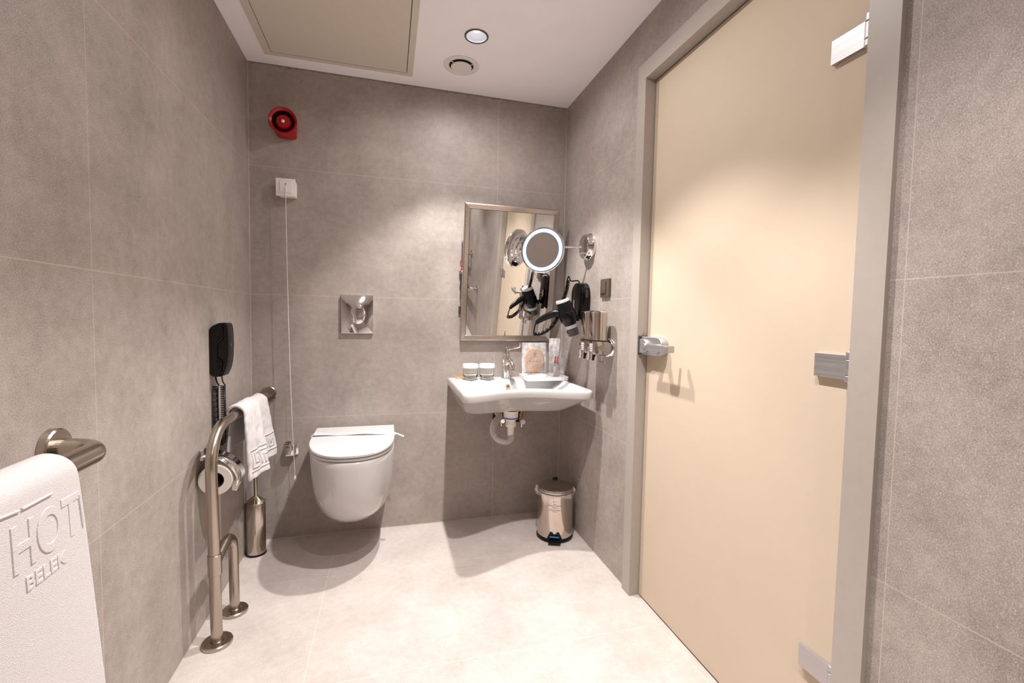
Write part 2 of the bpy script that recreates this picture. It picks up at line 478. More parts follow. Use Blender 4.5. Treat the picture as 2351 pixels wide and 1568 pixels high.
# lock case with lever
lb = BM()
mt = on_right(-0.9035, 1.013, 1.6117)
poly = []
for sx, sy, a0, r in ((1,1,0,0.031),(-1,1,pi/2,0.004),(-1,-1,pi,0.004),(1,-1,3*pi/2,0.031)):
    for k in range(9):
        a = a0 + (pi/2)*k/8; poly.append((sx*(0.0685 - r) + r*cos(a), sy*(0.035 - r) + r*sin(a)))
loft(lb, [[mt @ Vector((x, y, 0)) for x, y in poly], [mt @ Vector((x, y, 0.026)) for x, y in poly], [mt @ Vector((x*.98, y*.95, 0.029)) for x, y in poly]])
lock = obj('lock_case', lb, 'silver', door)
lb = BM(); ml = on_right(-0.858, 1.011, 1.6117 - 0.0292); pl_ = [(-0.022, -0.027), (0.0, -0.027)] + [(0.027*cos(t), 0.027*sin(t)) for t in [-pi/2 + pi*k/14 for k in range(1, 14)]] + [(0.0, 0.027), (-0.022, 0.027)]
loft(lb, [[ml @ Vector((x, y, 0)) for x, y in pl_], [ml @ Vector((x, y, 0.006)) for x, y in pl_], [ml @ Vector((x*.96, y*.96, 0.008)) for x, y in pl_]]); obj('latch_cover', lb, 'silver', lock)
lb = BM(); cyl(lb, (1.583, -0.953, 1.013), (1.547, -0.953, 1.013), 0.011, 24, 0.001); cyl(lb, (1.575, -0.880, 1.013), (1.566, -0.880, 1.013), 0.010, 24, 0.001); obj('lever_boss', lb, 'silver', lock)
lb = BM()
prism(lb, [(1.540, -0.938), (1.548, -0.938), (1.548, -1.048), (1.575, -1.048), (1.575, -1.060), (1.546, -1.060), (1.540, -1.055)], 1.001, 1.025, 'xy', 0.002); obj('lever_handle', lb, 'silver', lock)
lb = BM(); box(lb, 1.574, 1.611, -0.8285, -0.833, 0.978, 1.050, 0.001); obj('strike_plate', lb, 'dark_grey', lock)
lb = BM(); lathe(lb, [(0.006, 0), (0.0058, 0.002), (0.003, 0.004)], (1.598, -0.8345, 1.056), (0, -1, 0), 16); obj('strike_screw', lb, 'steel', lock)

# ------------------------------------------------------------------ ceiling fittings
pan = thing('access_panel', (0.417, -0.42, H - 0.004), 'large square beige access panel set in the ceiling', 'ceiling panel')
bm = BM()
for x0, x1, y0, y1 in ((0.095, 0.126, -0.095, -0.745), (0.7125, 0.739, -0.095, -0.745), (0.126, 0.7125, -0.095, -0.121), (0.126, 0.7125, -0.719, -0.745)):
    box(bm, x0, x1, y0, y1, H - 0.006, H - 0.0004)
obj('panel_frame', bm, 'panel', pan, smooth=False)
bm = BM(); box(bm, 0.1285, 0.7095, -0.124, -0.716, H - 0.0055, H - 0.002); obj('panel_door', bm, 'panel', pan, smooth=False)
bm = BM(); box(bm, 0.126, 0.7125, -0.121, -0.719, H - 0.0016, H - 0.0005); obj('panel_gap', bm, 'black', pan, smooth=False)

vent = thing('exhaust_vent', (0.952, -0.253, H), 'round grey exhaust vent in the ceiling behind the downlight', 'vent')
bm = BM(); vc = (0.952, -0.253, H)
lathe(bm, [(0.082, 0.0005), (0.082, 0.002), (0.078, 0.0035), (0.066, 0.005), (0.060, 0.004), (0.055, 0.001)], vc, (0,0,-1), 48, True, False)
obj('vent_ring', bm, 'white_pl', vent)
bm = BM(); lathe(bm, [(0.057, 0.0008), (0.057, 0.0016)], vc, (0,0,-1), 40); obj('vent_throat', bm, 'black', vent)
bm = BM(); lathe(bm, [(0.040, 0.002), (0.047, 0.006), (0.048, 0.009), (0.046, 0.0115), (0.0, 0.012)], vc, (0,0,-1), 48, True, False); obj('vent_disc', bm, 'white_pl', vent)
for k in range(3):
    a = pi/2 + k*2*pi/3
    bm = BM(); box(bm, -0.002, 0.002, 0.03, 0.0555, -0.0045, -0.0006, mtx=Matrix.Translation(vc) @ Matrix.Rotation(a - pi/2, 4, 'Z')); obj('vent_strut', bm, 'white_pl', vent)

def downlight(x, y, label):
    t = thing('recessed_downlight', (x, y, H), label, 'ceiling light')
    b1 = BM(); lathe(b1, [(0.0425, 0.002), (0.0485, 0.0005), (0.0495, 0.003), (0.0470, 0.005), (0.0425, 0.004)], (x, y, H), (0,0,-1), 40, False, False)
    obj('trim_ring', b1, 'bronze', t)
    b2 = BM(); lathe(b2, [(0.0435, -0.001), (0.0425, 0.012), (0.040, 0.030), (0.0395, 0.031), (0.036, 0.050), (0.0355, 0.051), (0.030, 0.072), (0.024, 0.084)], (x, y, H), (0,0,1), 48, False, False)
    obj('reflector', b2, 'reflector', t)
    b3 = BM(); lathe(b3, [(0.0, 0.017), (0.010, 0.018), (0.015, 0.022), (0.017, 0.030), (0.019, 0.050), (0.022, 0.085)], (x, y, H), (0,0,1), 32, False, True)
    obj('bulb', b3, 'bulb', t)
downlight(*LIGHTS[0], 'round recessed downlight with a dark rim, lit in the ceiling beside the access panel')
downlight(*LIGHTS[1], 'recessed downlight overhead in front of the cream door')
downlight(*LIGHTS[2], 'recessed downlight overhead, third from the back wall')
downlight(*LIGHTS[3], 'unseen recessed downlight added as fill light at the room rear')

# ------------------------------------------------------------------ back wall fittings
# alarm sounder
al = thing('alarm_sounder', (0.163, 0, 1.94), 'red round alarm sounder high on the back wall', 'alarm')
bm = BM()
m0 = on_back(0.163, 1.985, -0.0005)
sec = []
for z, w, h, r, cx, cz in ((0, 0.088, 0.092, 0.018, 0.002, -0.004), (0.020, 0.088, 0.092, 0.018, 0.002, -0.004), (0.035, 0.094, 0.096, 0.032, 0.0, -0.002)):
    sec.append([m0 @ Vector((x + cx, y + cz, z)) for x, y in rrect(w, h, r, 9)])
for z, rr in ((0.055, 0.054), (0.074, 0.0595), (0.080, 0.061), (0.083, 0.0605), (0.083, 0.056)):
    N_ = len(sec[0]); a0 = 0
    ringp = []
    for (x, y) in rrect(2*rr, 2*rr, rr - 1e-5, 9): ringp.append(m0 @ Vector((x, y + 0.004, z)))
    sec.append(ringp)
loft(bm, sec, True, False); obj('alarm_body', bm, 'red', al)
bm = BM(); lathe(bm, [(0.0565, 0.0), (0.0475, -0.008)], m0 @ Vector((0, 0.004, 0.0828)), (0,-1,0), 40, False, False); obj('alarm_rim', bm, 'red', al)
bm = BM(); lathe(bm, [(0.0476, -0.0078), (0.041, -0.026), (0.036, -0.030), (0.0, -0.030)], m0 @ Vector((0, 0.004, 0.0828)), (0,-1,0), 40, False, False); obj('alarm_horn', bm, 'red_dark', al)
bm = BM(); lathe(bm, [(0.0335, -0.030), (0.032, -0.014), (0.028, -0.009), (0.0, -0.007)], m0 @ Vector((0, 0.004, 0.0828)), (0,-1,0), 40, False, False); obj('alarm_cone', bm, 'red', al)
bm = BM(); lathe(bm, [(0.0075, -0.0075), (0.007, -0.004), (0.003, -0.001), (0.0, -0.0008)], m0 @ Vector((0, 0.004, 0.0828)), (0,-1,0), 12, True, False); obj('alarm_lens', bm, 'label_white', al)

# pull-cord switch
ps = thing('pull_cord_switch', (0.163, 0, 1.66), 'white square pull-cord alarm switch on the back wall under the red alarm', 'switch')
bm = BM(); rrect_plate(bm, on_back(0.170, 1.697, -0.0005), 0.074, 0.072, 0.004, 0.026, 0.001); obj('switch_box', bm, 'white_pl', ps)
bm = BM(); rrect_plate(bm, on_back(0.163, 1.702, -0.0265), 0.084, 0.082, 0.003, 0.010, 0.002); obj('switch_plate', bm, 'white_pl', ps)
bm = BM(); rrect_plate(bm, on_back(0.165, 1.702, -0.0365), 0.053, 0.053, 0.001, 0.003, 0.0008); obj('rocker', bm, 'white_pl', ps)
bm = BM(); lathe(bm, [(0.0035, 0), (0.003, 0.0012)], (0.164, -0.0393, 1.716), (0,-1,0), 12); obj('cord_hole', bm, 'black', ps)
bm = BM()
tube(bm, catmull([(0.164, -0.0405, 1.715), (0.1655, -0.043, 1.66), (0.168, -0.044, 1.40), (0.176, -0.045, 0.95), (0.188, -0.050, 0.55), (0.198, -0.050, 0.318)], 10), 0.0013, 8)
cord = obj('pull_cord', bm, 'cord', ps)
bm = BM(); lathe(bm, [(0.001, 0.020), (0.0035, 0.016), (0.0075, 0.009), (0.0085, 0.002), (0.006, -0.005), (0.0, -0.007)], (0.198, -0.050, 0.308), (0,0,1), 20); obj('cord_pull', bm, 'cord', cord)

# flush plate
fp = thing('flush_plate', (0.48, 0, 1.018), 'square polished chrome flush plate above the toilet', 'flush plate')
bm = BM(); rrect_plate(bm, on_back(0.4815, 1.114, -0.0006), 0.154, 0.192, 0.002, 0.012, 0.002); obj('plate', bm, 'chrome', fp)
bm = BM(); mo = on_back(0.484, 1.114, -0.0126)
def ell(a, b, z): return [mo @ Vector((a*cos(2*pi*k/40), b*sin(2*pi*k/40), z)) for k in range(40)]
loft(bm, [ell(0.0365, 0.049, 0), ell(0.0355, 0.048, 0.003), ell(0.030, 0.041, 0.006), ell(0.016, 0.022, 0.008), ell(0.003, 0.004, 0.0085)], False, True)
fb = obj('flush_button', bm, 'chrome', fp)
bm = BM()
pts = [mo @ Vector((0.0355*cos(t), 0.003 + -0.024*sin(t)*1.0, 0.0062 + 0.002*sin(t))) for t in [pi*k/16 for k in range(17)]]
tube(bm, pts, 0.0007, 6); obj('button_split', bm, 'dark_grey', fb)

# chrome fitting left of the toilet
cf = thing('chrome_valve', (0.178, 0, 0.415), 'small square chrome fitting with a curved cover on the back wall left of the toilet', 'valve')
bm = BM(); rrect_plate(bm, on_back(0.1775, 0.452, -0.0006), 0.062, 0.070, 0.010, 0.010, 0.003); obj('wall_plate', bm, 'chrome', cf)
bm = BM(); rrect_plate(bm, on_back(0.1715, 0.446, -0.0106), 0.048, 0.052, 0.009, 0.030, 0.007, 8); obj('valve_cover', bm, 'chrome', cf)

# ------------------------------------------------------------------ tilting mirror
TH = radians(9.0)
up_m = Vector((0, -sin(TH), cos(TH)))
Bm = Vector((1.2505, -0.020, 0.984)); MW, MH = 0.505, 0.706
mm = frame_mtx(Bm + up_m * (MH/2), (1,0,0), up_m)     # local z points into the room
mir = thing('tilting_mirror', (1.2505, 0, 0.984), 'rectangular metal framed mirror tilted forward above the washbasin', 'mirror')
bm = BM(); fw = 0.030
def lm(x, y, z): return mm @ Vector((x, y, z))
prof = [(0.0, -0.016), (0.0, -0.001), (0.002, 0.002), (0.006, 0.004), (fw - 0.003, -0.003), (fw, -0.006)]
corner = [(-1,-1), (1,-1), (1,1), (-1,1)]
rings = []
for sx, sy in corner:
    rings.append([bm.verts.new(lm(sx*(MW/2 - o_), sy*(MH/2 - o_), z_)) for o_, z_ in prof])
for i in range(4):
    a, b_ = rings[i], rings[(i+1) % 4]
    for k in range(len(prof) - 1): bm.faces.new((a[k], b_[k], b_[k+1], a[k+1]))
obj('mirror_frame', bm, 'mirror_frame', mir, angle=25)
bm = BM(); vs = [bm.verts.new(lm(sx*(MW/2 - fw + 0.001), sy*(MH/2 - fw + 0.001), -0.003)) for sx, sy in corner]; bm.faces.new(vs)
obj('mirror_pane', bm, 'mirror', mir, smooth=False)
bm = BM(); vs = [bm.verts.new(lm(sx*(MW/2 - 0.002), sy*(MH/2 - 0.002), -0.014)) for sx, sy in corner]; bm.faces.new(vs[::-1])
obj('mirror_back', bm, 'dark_grey', mir, smooth=False)
bm = BM(); box(bm, 0.996, 1.012, -0.075, -0.0006, 1.335, 1.350, 0.002); cyl(bm, (0.994, -0.062, 1.343), (1.001, -0.062, 1.343), 0.006, 12)
br = obj('tilt_bracket', bm, 'silver', mir)
bm = BM()
tube(bm, [(0.9945, -0.030, 1.405), (0.992, -0.033, 1.385), (0.995, -0.036, 1.372)], 0.0022, 8); tube(bm, [(0.9955, -0.040, 1.358), (0.9945, -0.042, 1.345), (0.998, -0.044, 1.336)], 0.0028, 8)
obj('red_tag', bm, 'red', br)
bm = BM(); box(bm, 0.990, 1.002, -0.012, -0.0006, 1.135, 1.165, 0.002); obj('lower_bracket', bm, 'dark_grey', mir)

# magnifying mirror on an arm
ALPHA = radians(39)
mg = thing('magnifying_mirror', (W, -0.348, 1.40), 'round lit magnifying mirror on a chrome wall arm in front of the framed mirror', 'mirror')
bm = BM(); lathe(bm, [(0.066, 0.0006), (0.066, 0.010), (0.063, 0.013), (0.0585, 0.030), (0.0575, 0.034), (0.055, 0.036), (0.0, 0.0365)], (W, -0.348, 1.462), (-1,0,0), 48, True, False)
wb = obj('wall_base', bm, 'chrome', mg)
bm = BM()
for dy in (-0.011, 0.011): cyl(bm, (W - 0.043, -0.348 + dy, 1.430), (W - 0.043, -0.348 + dy, 1.494), 0.008, 20, 0.001)
box(bm, W - 0.046, W - 0.036, -0.352, -0.344, 1.434, 1.490); obj('pivot', bm, 'chrome', wb)
for dz in (0.040, -0.044):
    bm = BM(); lathe(bm, [(0.008, 0), (0.0075, 0.002), (0.004, 0.0025), (0, 0.001)], (W - 0.0366, -0.348, 1.462 + dz), (-1,0,0), 16, True, False); obj('screw', bm, 'chrome', wb)
cM = Vector((1.349, -0.318, 1.437)); nM = Vector((-sin(ALPHA), -cos(ALPHA), 0.03)).normalized()
bm = BM(); back = cM - nM * 0.038
tube(bm, fillet([(W - 0.043, -0.348, 1.462), (1.46, -0.300, 1.462), back + nM*0.012 + Vector((0, 0, 0.020))], 0.02, 6), 0.0050, 12); obj('arm', bm, 'chrome', mg)
bm = BM()
lathe(bm, [(0.0, -0.036), (0.016, -0.036), (0.018, -0.028), (0.045, -0.024), (0.050, -0.018), (0.072, -0.016), (0.078, -0.010), (0.098, -0.008), (0.107, -0.002), (0.1095, 0.004), (0.1095, 0.012), (0.107, 0.0145), (0.1005, 0.013)], cM, nM, 64, True, False)
sh = obj('mirror_shell', bm, 'chrome', mg)
bm = BM(); lathe(bm, [(0.1005, 0.0125), (0.0997, 0.0140), (0.0845, 0.0140), (0.0835, 0.0132)], cM, nM, 64, False, False); obj('light_ring', bm, 'led', sh)
bm = BM(); lathe(bm, [(0.1022, 0.0140), (0.1004, 0.0142)], cM, nM, 64, False, False); lathe(bm, [(0.0848, 0.0141), (0.0826, 0.0134)], cM, nM, 64, False, False); obj('ring_edge', bm, emis('led_edge', (0.12, 0.42, 1.0), 0.9), sh)
bm = BM(); lathe(bm, [(0.0845, 0.0132), (0.060, 0.0128), (0.03, 0.0126), (0.0, 0.0125)], cM, nM, 64, False, False); obj('magnifying_pane', bm, mat('magnifying_glass', (0.80, 0.79, 0.77), 0.10, 1.0), sh)

# ------------------------------------------------------------------ washbasin
SX0, SX1 = 0.938, 1.541; SC_X = (SX0 + SX1)/2
def outline(xl, xr, yb, yf, conc, rc, z, tiltz=0.0):
    """basin plan: back-left, left side, front-left corner, hollowed front, front-right corner, right side, back"""
    P = []
    for k in range(8): P.append((xl, yb + (yf + rc - yb) * k/8))
    for k in range(8):
        a = pi + (pi/2)*k/8; P.append((xl + rc + rc*cos(a), yf + rc + rc*sin(a)))
    xa, xb = xl + rc, xr - rc
    for k in range(32):
        t = k/32; P.append((xa + (xb - xa)*t, yf + conc * (sin(pi*t)**1.5)))
    for k in range(8):
        a = 1.5*pi + (pi/2)*k/8; P.append((xr - rc + rc*cos(a), yf + rc + rc*sin(a)))
    for k in range(8): P.append((xr, yf + rc + (yb - yf - rc) * k/8))
    for k in range(24): P.append((xr + (xl - xr)*k/24, yb))
    return [(x, y, z + tiltz * (y - yb)) for x, y in P]
wbn = thing('washbasin', (SC_X, 0, 0.65), 'white wall-hung ceramic washbasin with a hollowed front edge', 'washbasin')
bm = BM(); yb = -0.0008
rings = [
    outline(SX0+0.110, SX1-0.120, yb, -0.25, 0.02, 0.06, 0.650),
    outline(SX0+0.060, SX1-0.068, yb, -0.312, 0.030, 0.055, 0.651),
    outline(SX0+0.048, SX1-0.055, yb, -0.332, 0.036, 0.05, 0.657),
    outline(SX0+0.036, SX1-0.043, yb, -0.368, 0.045, 0.045, 0.674),
    outline(SX0+0.020, SX1-0.024, yb, -0.440, 0.062, 0.04, 0.708),
    outline(SX0+0.009, SX1-0.010, yb, -0.500, 0.078, 0.036, 0.735),
    outline(SX0+0.004, SX1-0.004, yb, -0.520, 0.084, 0.034, 0.7430),
    outline(SX0+0.001, SX1-0.001, yb, -0.527, 0.085, 0.033, 0.7460),
    outline(SX0, SX1, yb, -0.530, 0.085, 0.032, 0.750),
    outline(SX0, SX1, yb, -0.530, 0.085, 0.032, 0.775),
    outline(SX0+0.003, SX1-0.003, yb, -0.527, 0.085, 0.030, 0.782),
    outline(SX0+0.010, SX1-0.010, yb - 0.002, -0.519, 0.085, 0.030, 0.7855),
    outline(SX0+0.024, SX1-0.024, -0.120, -0.504, 0.085, 0.026, 0.7855),
    outline(SX0+0.029, SX1-0.029, -0.127, -0.498, 0.085, 0.026, 0.7825),
    outline(SX0+0.038, SX1-0.042, -0.134, -0.488, 0.083, 0.030, 0.765),
    outline(SX0+0.085, SX1-0.100, -0.144, -0.440, 0.070, 0.04, 0.725),
    outline(SX0+0.140, SX1-0.160, -0.158, -0.400, 0.055, 0.05, 0.703),
    outline(SX0+0.200, SX1-0.200, -0.190, -0.340, 0.020, 0.05, 0.695),
]
loft(bm, rings); obj('basin', bm, 'ceramic', wbn, angle=50)
bm = BM(); lathe(bm, [(0.006, 0.001), (0.0075, 0.0015), (0.012, 0.002), (0.0135, 0.0035), (0.0125, 0.005), (0.0080, 0.005), (0.0075, 0.002)], (1.232, -0.1415, 0.752), (0,-1,0.22), 28, False, False)
ov = obj('overflow_ring', bm, 'chrome', wbn)
bm = BM(); lathe(bm, [(0.0078, 0.0015), (0.0, 0.0016)], (1.232, -0.1415, 0.752), (0,-1,0.22), 20, False, False); obj('overflow_hole', bm, 'brass', ov)
bm = BM(); lathe(bm, [(0.028, 0), (0.027, 0.003), (0, 0.0045)], (SC_X, -0.265, 0.6955), (0,0,1), 28); obj('waste_plug', bm, 'chrome', wbn)

# tap
TX, TY = 1.238, -0.068
tap = thing('mixer_tap', (TX, TY, 0.786), 'chrome mixer tap with a long bent lever on the washbasin', 'tap')
bm = BM(); lathe(bm, [(0.026, 0.0), (0.026, 0.004), (0.0225, 0.007), (0.0215, 0.05), (0.0215, 0.124), (0.0205, 0.125)], (TX, TY, 0.7862), (0,0,1), 36); obj('tap_body', bm, 'chrome', tap)
bm = BM(); lathe(bm, [(0.0205, 0.126), (0.0222, 0.128), (0.0222, 0.165), (0.0205, 0.168), (0.0, 0.169)], (TX, TY, 0.7862), (0,0,1), 36, True, False); cart = obj('tap_head', bm, 'chrome', tap)
bm = BM()
sp = catmull([(TX, TY - 0.010, 0.870), (TX + 0.002, TY - 0.050, 0.884), (TX + 0.004, TY - 0.090, 0.882), (TX + 0.006, TY - 0.112, 0.866), (TX + 0.006, TY - 0.116, 0.846)], 8)
tube(bm, sp, [0.0155 - 0.004*i/len(sp) for i in range(len(sp))], 20); spo = obj('spout', bm, 'chrome', tap)
bm = BM(); cyl(bm, (TX + 0.006, TY - 0.116, 0.847), (TX + 0.006, TY - 0.1165, 0.840), 0.0105, 20, 0.001); obj('aerator', bm, 'steel', spo)
bm = BM()
lv = fillet([(TX + 0.006, TY - 0.012, 0.942), (TX + 0.045, TY - 0.105, 0.962), (TX + 0.045, TY - 0.108, 0.983)], 0.010, 6)
tube(bm, lv, [0.0065] * (len(lv) - 1) + [0.006], 10, True, 0.6); obj('lever', bm, 'chrome', cart)

# siphon
sp_ = thing('basin_siphon', (1.222, -0.25, 0.49), 'white siphon with a blue ring and grey corrugated hose under the washbasin', 'drain pipe')
sx, sy = 1.222, -0.25
bm = BM(); lathe(bm, [(0.043, 0.6502), (0.040, 0.647), (0.037, 0.640), (0.0355, 0.615)], (sx, sy, 0), (0,0,1), 32); obj('siphon_cup', bm, 'pipe_white', sp_)
bm = BM(); lathe(bm, [(0.0360, 0.6165), (0.0375, 0.6150), (0.0375, 0.6120), (0.0355, 0.6105)], (sx, sy, 0), (0,0,1), 32); obj('seal_ring', bm, 'blue', sp_)
bm = BM(); lathe(bm, [(0.0355, 0.6105), (0.034, 0.607), (0.0245, 0.604), (0.0245, 0.588), (0.0265, 0.586), (0.0265, 0.572), (0.0235, 0.568), (0.0165, 0.566), (0.0165, 0.553), (0.0172, 0.551), (0.016, 0.538), (0.016, 0.526)], (sx, sy, 0), (0,0,1), 32); obj('down_pipe', bm, 'pipe_white', sp_)
bm = BM()
hp = catmull([(sx, sy, 0.532), (sx + 0.002, sy + 0.002, 0.515), (sx - 0.006, sy + 0.008, 0.498), (sx - 0.028, sy + 0.02, 0.490), (sx - 0.058, sy + 0.04, 0.500), (sx - 0.073, sy + 0.065, 0.528), (sx - 0.062, sy + 0.10, 0.560), (sx - 0.030, sy + 0.14, 0.580), (sx - 0.015, sy + 0.19, 0.588), (sx - 0.010, sy + 0.2485, 0.588)], 22)
rad = [0.0158 + 0.0024*(1 if (i // 2) % 2 else -1) for i in range(len(hp))]
tube(bm, hp, rad, 20); obj('corrugated_hose', bm, 'hose', sp_, angle=60)

def angle_valve(x, z, label, knob_m, first):
    t = thing('angle_valve', (x, 0, z - 0.04), label, 'valve', 'valves under the washbasin')
    b1 = BM(); cyl(b1, (x, -0.0006, z), (x, -0.05, z), 0.011, 16, 0.001); cyl(b1, (x, -0.038, z - 0.014), (x, -0.038, z + 0.028), 0.010, 16, 0.001); obj('valve_body', b1, 'brass', t)
    b2 = BM(); cyl(b2, (x + 0.004, -0.05, z - 0.012), (x + 0.004, -0.074, z - 0.014), 0.013, 20, 0.002); obj('valve_knob', b2, knob_m, t)
    b3 = BM(); tube(b3, catmull([(x, -0.038, z + 0.026), (x, -0.042, z + 0.05), (x + (TX - x)*0.2, -0.045, 0.649)], 8), 0.006, 10); obj('supply_hose', b3, 'brass', t)
    b4 = BM(); cyl(b4, (x + 0.004, -0.038, z - 0.014), (x + 0.006, -0.038, z - 0.048), 0.006, 12); obj('valve_tail', b4, 'chrome', t)
    b5 = BM(); rrect_plate(b5, on_back(x - 0.006, z + 0.006, -0.0004), 0.058 if first else 0.036, 0.070, 0.004, 0.0012); obj('wall_opening', b5, 'black', t)
angle_valve(1.222, 0.568, 'left chrome and brass valve under the washbasin, beside the grey hose', 'chrome', True)
angle_valve(1.337, 0.558, 'right valve with a white round knob under the washbasin', 'label_white', False)

# ------------------------------------------------------------------ things on the basin
def glass(x, y, label):
    t = thing('drinking_glass', (x, y, 0.7862), label, 'glass', 'covered glasses on the washbasin')
    b1 = BM(); z0 = 0.7862
    lathe(b1, [(0.0, 0.0), (0.026, 0.0), (0.030, 0.003), (0.0375, 0.020), (0.0390, 0.032), (0.0390, 0.068), (0.0375, 0.068), (0.0370, 0.032), (0.034, 0.022), (0.026, 0.012), (0.0, 0.010)], (x, y, z0), (0,0,1), 40, False, False)
    obj('glass_body', b1, 'glass', t)
    b2 = BM(); lathe(b2, [(0.0415, 0.062), (0.0420, 0.066), (0.0400, 0.0795), (0.037, 0.082), (0.0, 0.083)], (x, y, z0), (0,0,1), 40, True, False); obj('paper_cover', b2, 'lid_white', t)
glass(1.042, -0.098, 'left one of two white-capped glasses at the washbasin corner')
glass(1.129, -0.098, 'white-capped glass next to the tap, right of its twin')
bm = BM(); rrect_plate(bm, frame_mtx((1.000, -0.030, 0.7866), (1, 0.2, 0), (-0.2, 1, 0)), 0.050, 0.025, 0.002, 0.004, 0.0015)
single('wrapped_soap', bm, 'orange', (1.000, -0.030, 0.7866), 'small orange sachet lying behind the glasses on the washbasin', 'sachet')

# tray
bm = BM()
TX0, TX1, TY0, TY1 = 1.318, 1.547, -0.205, -0.040
def tr(o, z): return [Vector((x + (TX0+TX1)/2, y + (TY0+TY1)/2, z)) for x, y in rrect(TX1 - TX0 - 2*o, TY1 - TY0 - 2*o, 0.008, 4)]
loft(bm, [tr(0.002, 0.7863), tr(0.0, 0.806), tr(0.002, 0.806), tr(0.005, 0.7890)])
single('amenity_tray', bm, 'tray', ((TX0+TX1)/2, (TY0+TY1)/2, 0.7863), 'white tray of toiletries on the right of the washbasin', 'tray')

def sheet(bm, mtx, w, h, amp, seed, nx=14, ny=18, thick=0.0):
    rnd = random.Random(seed); ph = [rnd.uniform(0, 6.28) for _ in range(6)]
    G = []
    for j in range(ny + 1):
        row = []
        for i in range(nx + 1):
            u, v = i/nx - .5, j/ny - .5
            z = amp*(sin(7*u + ph[0] + 3*v) * cos(6*v + ph[1]) + 0.5*sin(17*u + ph[2])*sin(13*v + ph[3]))
            row.append(bm.verts.new(mtx @ Vector((u*w, v*h, z))))
        G.append(row)
    for j in range(ny):
        for i in range(nx): bm.faces.new((G[j][i], G[j][i+1], G[j+1][i+1], G[j+1][i]))

# sponge in a bag, leaning on the wall
sb = thing('packaged_sponge', (1.394, -0.085, 0.792), 'oval tan sponge in a clear bag standing upright on the tray', 'sponge')
up_b = Vector((0, 0.10, 1)).normalized()
mb = frame_mtx(Vector((1.395, -0.080, 0.888)), (1, 0, 0), up_b)
bm = BM()
def ov_(a, b, z): return [mb @ Vector((a * (abs(cos(t))**0.8) * (1 if cos(t) >= 0 else -1), b * (abs(sin(t))**0.8) * (1 if sin(t) >= 0 else -1) - 0.008, z)) for t in [2*pi*k/48 for k in range(48)]]
loft(bm, [ov_(0.050, 0.064, -0.006), ov_(0.0545, 0.069, -0.002), ov_(0.0545, 0.069, 0.004), ov_(0.0515, 0.066, 0.008)]); spg = obj('sponge_back', bm, 'sponge_rim', sb)
bm = BM(); loft(bm, [ov_(0.0512, 0.0657, 0.0075), ov_(0.050, 0.064, 0.0105), ov_(0.044, 0.058, 0.0120), ov_(0.01, 0.01, 0.0125)], False, True); obj('sponge_face', bm, 'sponge', sb)
bm = BM(); rrect_plate(bm, mb @ Matrix.Translation((0, -0.080, -0.002)), 0.034, 0.022, 0.008, 0.006); obj('sponge_tab', bm, 'sponge_rim', sb)
def onsp(cu, cv): return lambda u, v, w: mb @ Vector((u + cu, v + cv, 0.0128 + w))
tb = text_bm('SY', 0.026, 0.0002, onsp(0, 0.021), sx=0.72, space=0.72)
def curl(pts): tube(tb, [mb @ Vector((x, y, 0.0130)) for x, y in pts], 0.0006, 5)
curl([(-0.004, 0.034), (-0.007, 0.036), (-0.004, 0.040), (0.0, 0.036)]); curl([(0.003, 0.034), (0.007, 0.037), (0.006, 0.041), (0.002, 0.038)]); curl([(0.0, 0.030), (0.0005, 0.038), (0.0, 0.042)])
merge(tb, text_bm('SA W. MIYA', 0.0155, 0.0002, onsp(0, -0.012), sx=0.86))
obj('printed_logo', tb, 'ink', sb, smooth=False)
bm = BM(); sheet(bm, mb @ Matrix.Translation((0, -0.002, 0.0165)), 0.137, 0.184, 0.0012, 3)
obj('bag_front', bm, 'film', sb)
bm = BM(); sheet(bm, mb @ Matrix.Translation((0, -0.002, -0.010)), 0.137, 0.184, 0.0022, 4); obj('bag_back', bm, 'silver_film', sb)
bm = BM(); sheet(bm, mb @ Matrix.Translation((0, -0.071, 0.0180)), 0.137, 0.0022, 0.0003, 5, 14, 2); obj('bag_seam', bm, 'bronze', sb)

# dental kit bag
mk = frame_mtx(Vector((1.507, -0.085, 0.896)), (1, -0.05, 0.0), (0.02, 0.10, 1))
dk = thing('dental_kit', (1.507, -0.085, 0.792), 'tall clear packet holding a white tube with red print, leaning in the tray corner', 'toiletry packet')
bm = BM(); sheet(bm, mk @ Matrix.Translation((-0.002, 0, 0.012)), 0.064, 0.212, 0.0028, 8); obj('clear_bag', bm, 'silver_film', dk)
bm = BM()
tm = mk @ Matrix.Translation((0.004, -0.014, 0.017)) @ Matrix.Rotation(radians(-5), 4, 'Z')
sec = []
for v, w_, d_ in ((-0.062, 0.008, 0.008), (-0.052, 0.009, 0.009), (-0.049, 0.013, 0.011), (-0.02, 0.0145, 0.009), (0.03, 0.0155, 0.005), (0.062, 0.016, 0.0015)):
    sec.append([tm @ Vector((w_*cos(2*pi*k/20), v, d_*sin(2*pi*k/20))) for k in range(20)])
loft(bm, sec); tu = obj('toothpaste_tube', bm, 'label_white', dk)
bm = BM(); box(bm, -0.011, -0.005, -0.018, 0.020, 0.0096, 0.0102, mtx=tm)
for k in range(7): box(bm, 0.000, 0.0025, -0.016 + k*0.0055, -0.0125 + k*0.0055, 0.0096, 0.0102, mtx=tm)
box(bm, 0.006, 0.009, -0.022, 0.022, 0.0090, 0.0098, mtx=tm); obj('red_print', bm, 'ink_red', tu)
bm = BM(); box(bm, -0.009, -0.003, -0.031, -0.027, 0.0098, 0.0104, mtx=tm); box(bm, -0.011, -0.008, -0.027, -0.022, 0.0098, 0.0104, mtx=tm); obj('teal_mark', bm, 'ink_teal', tu)
bm = BM()
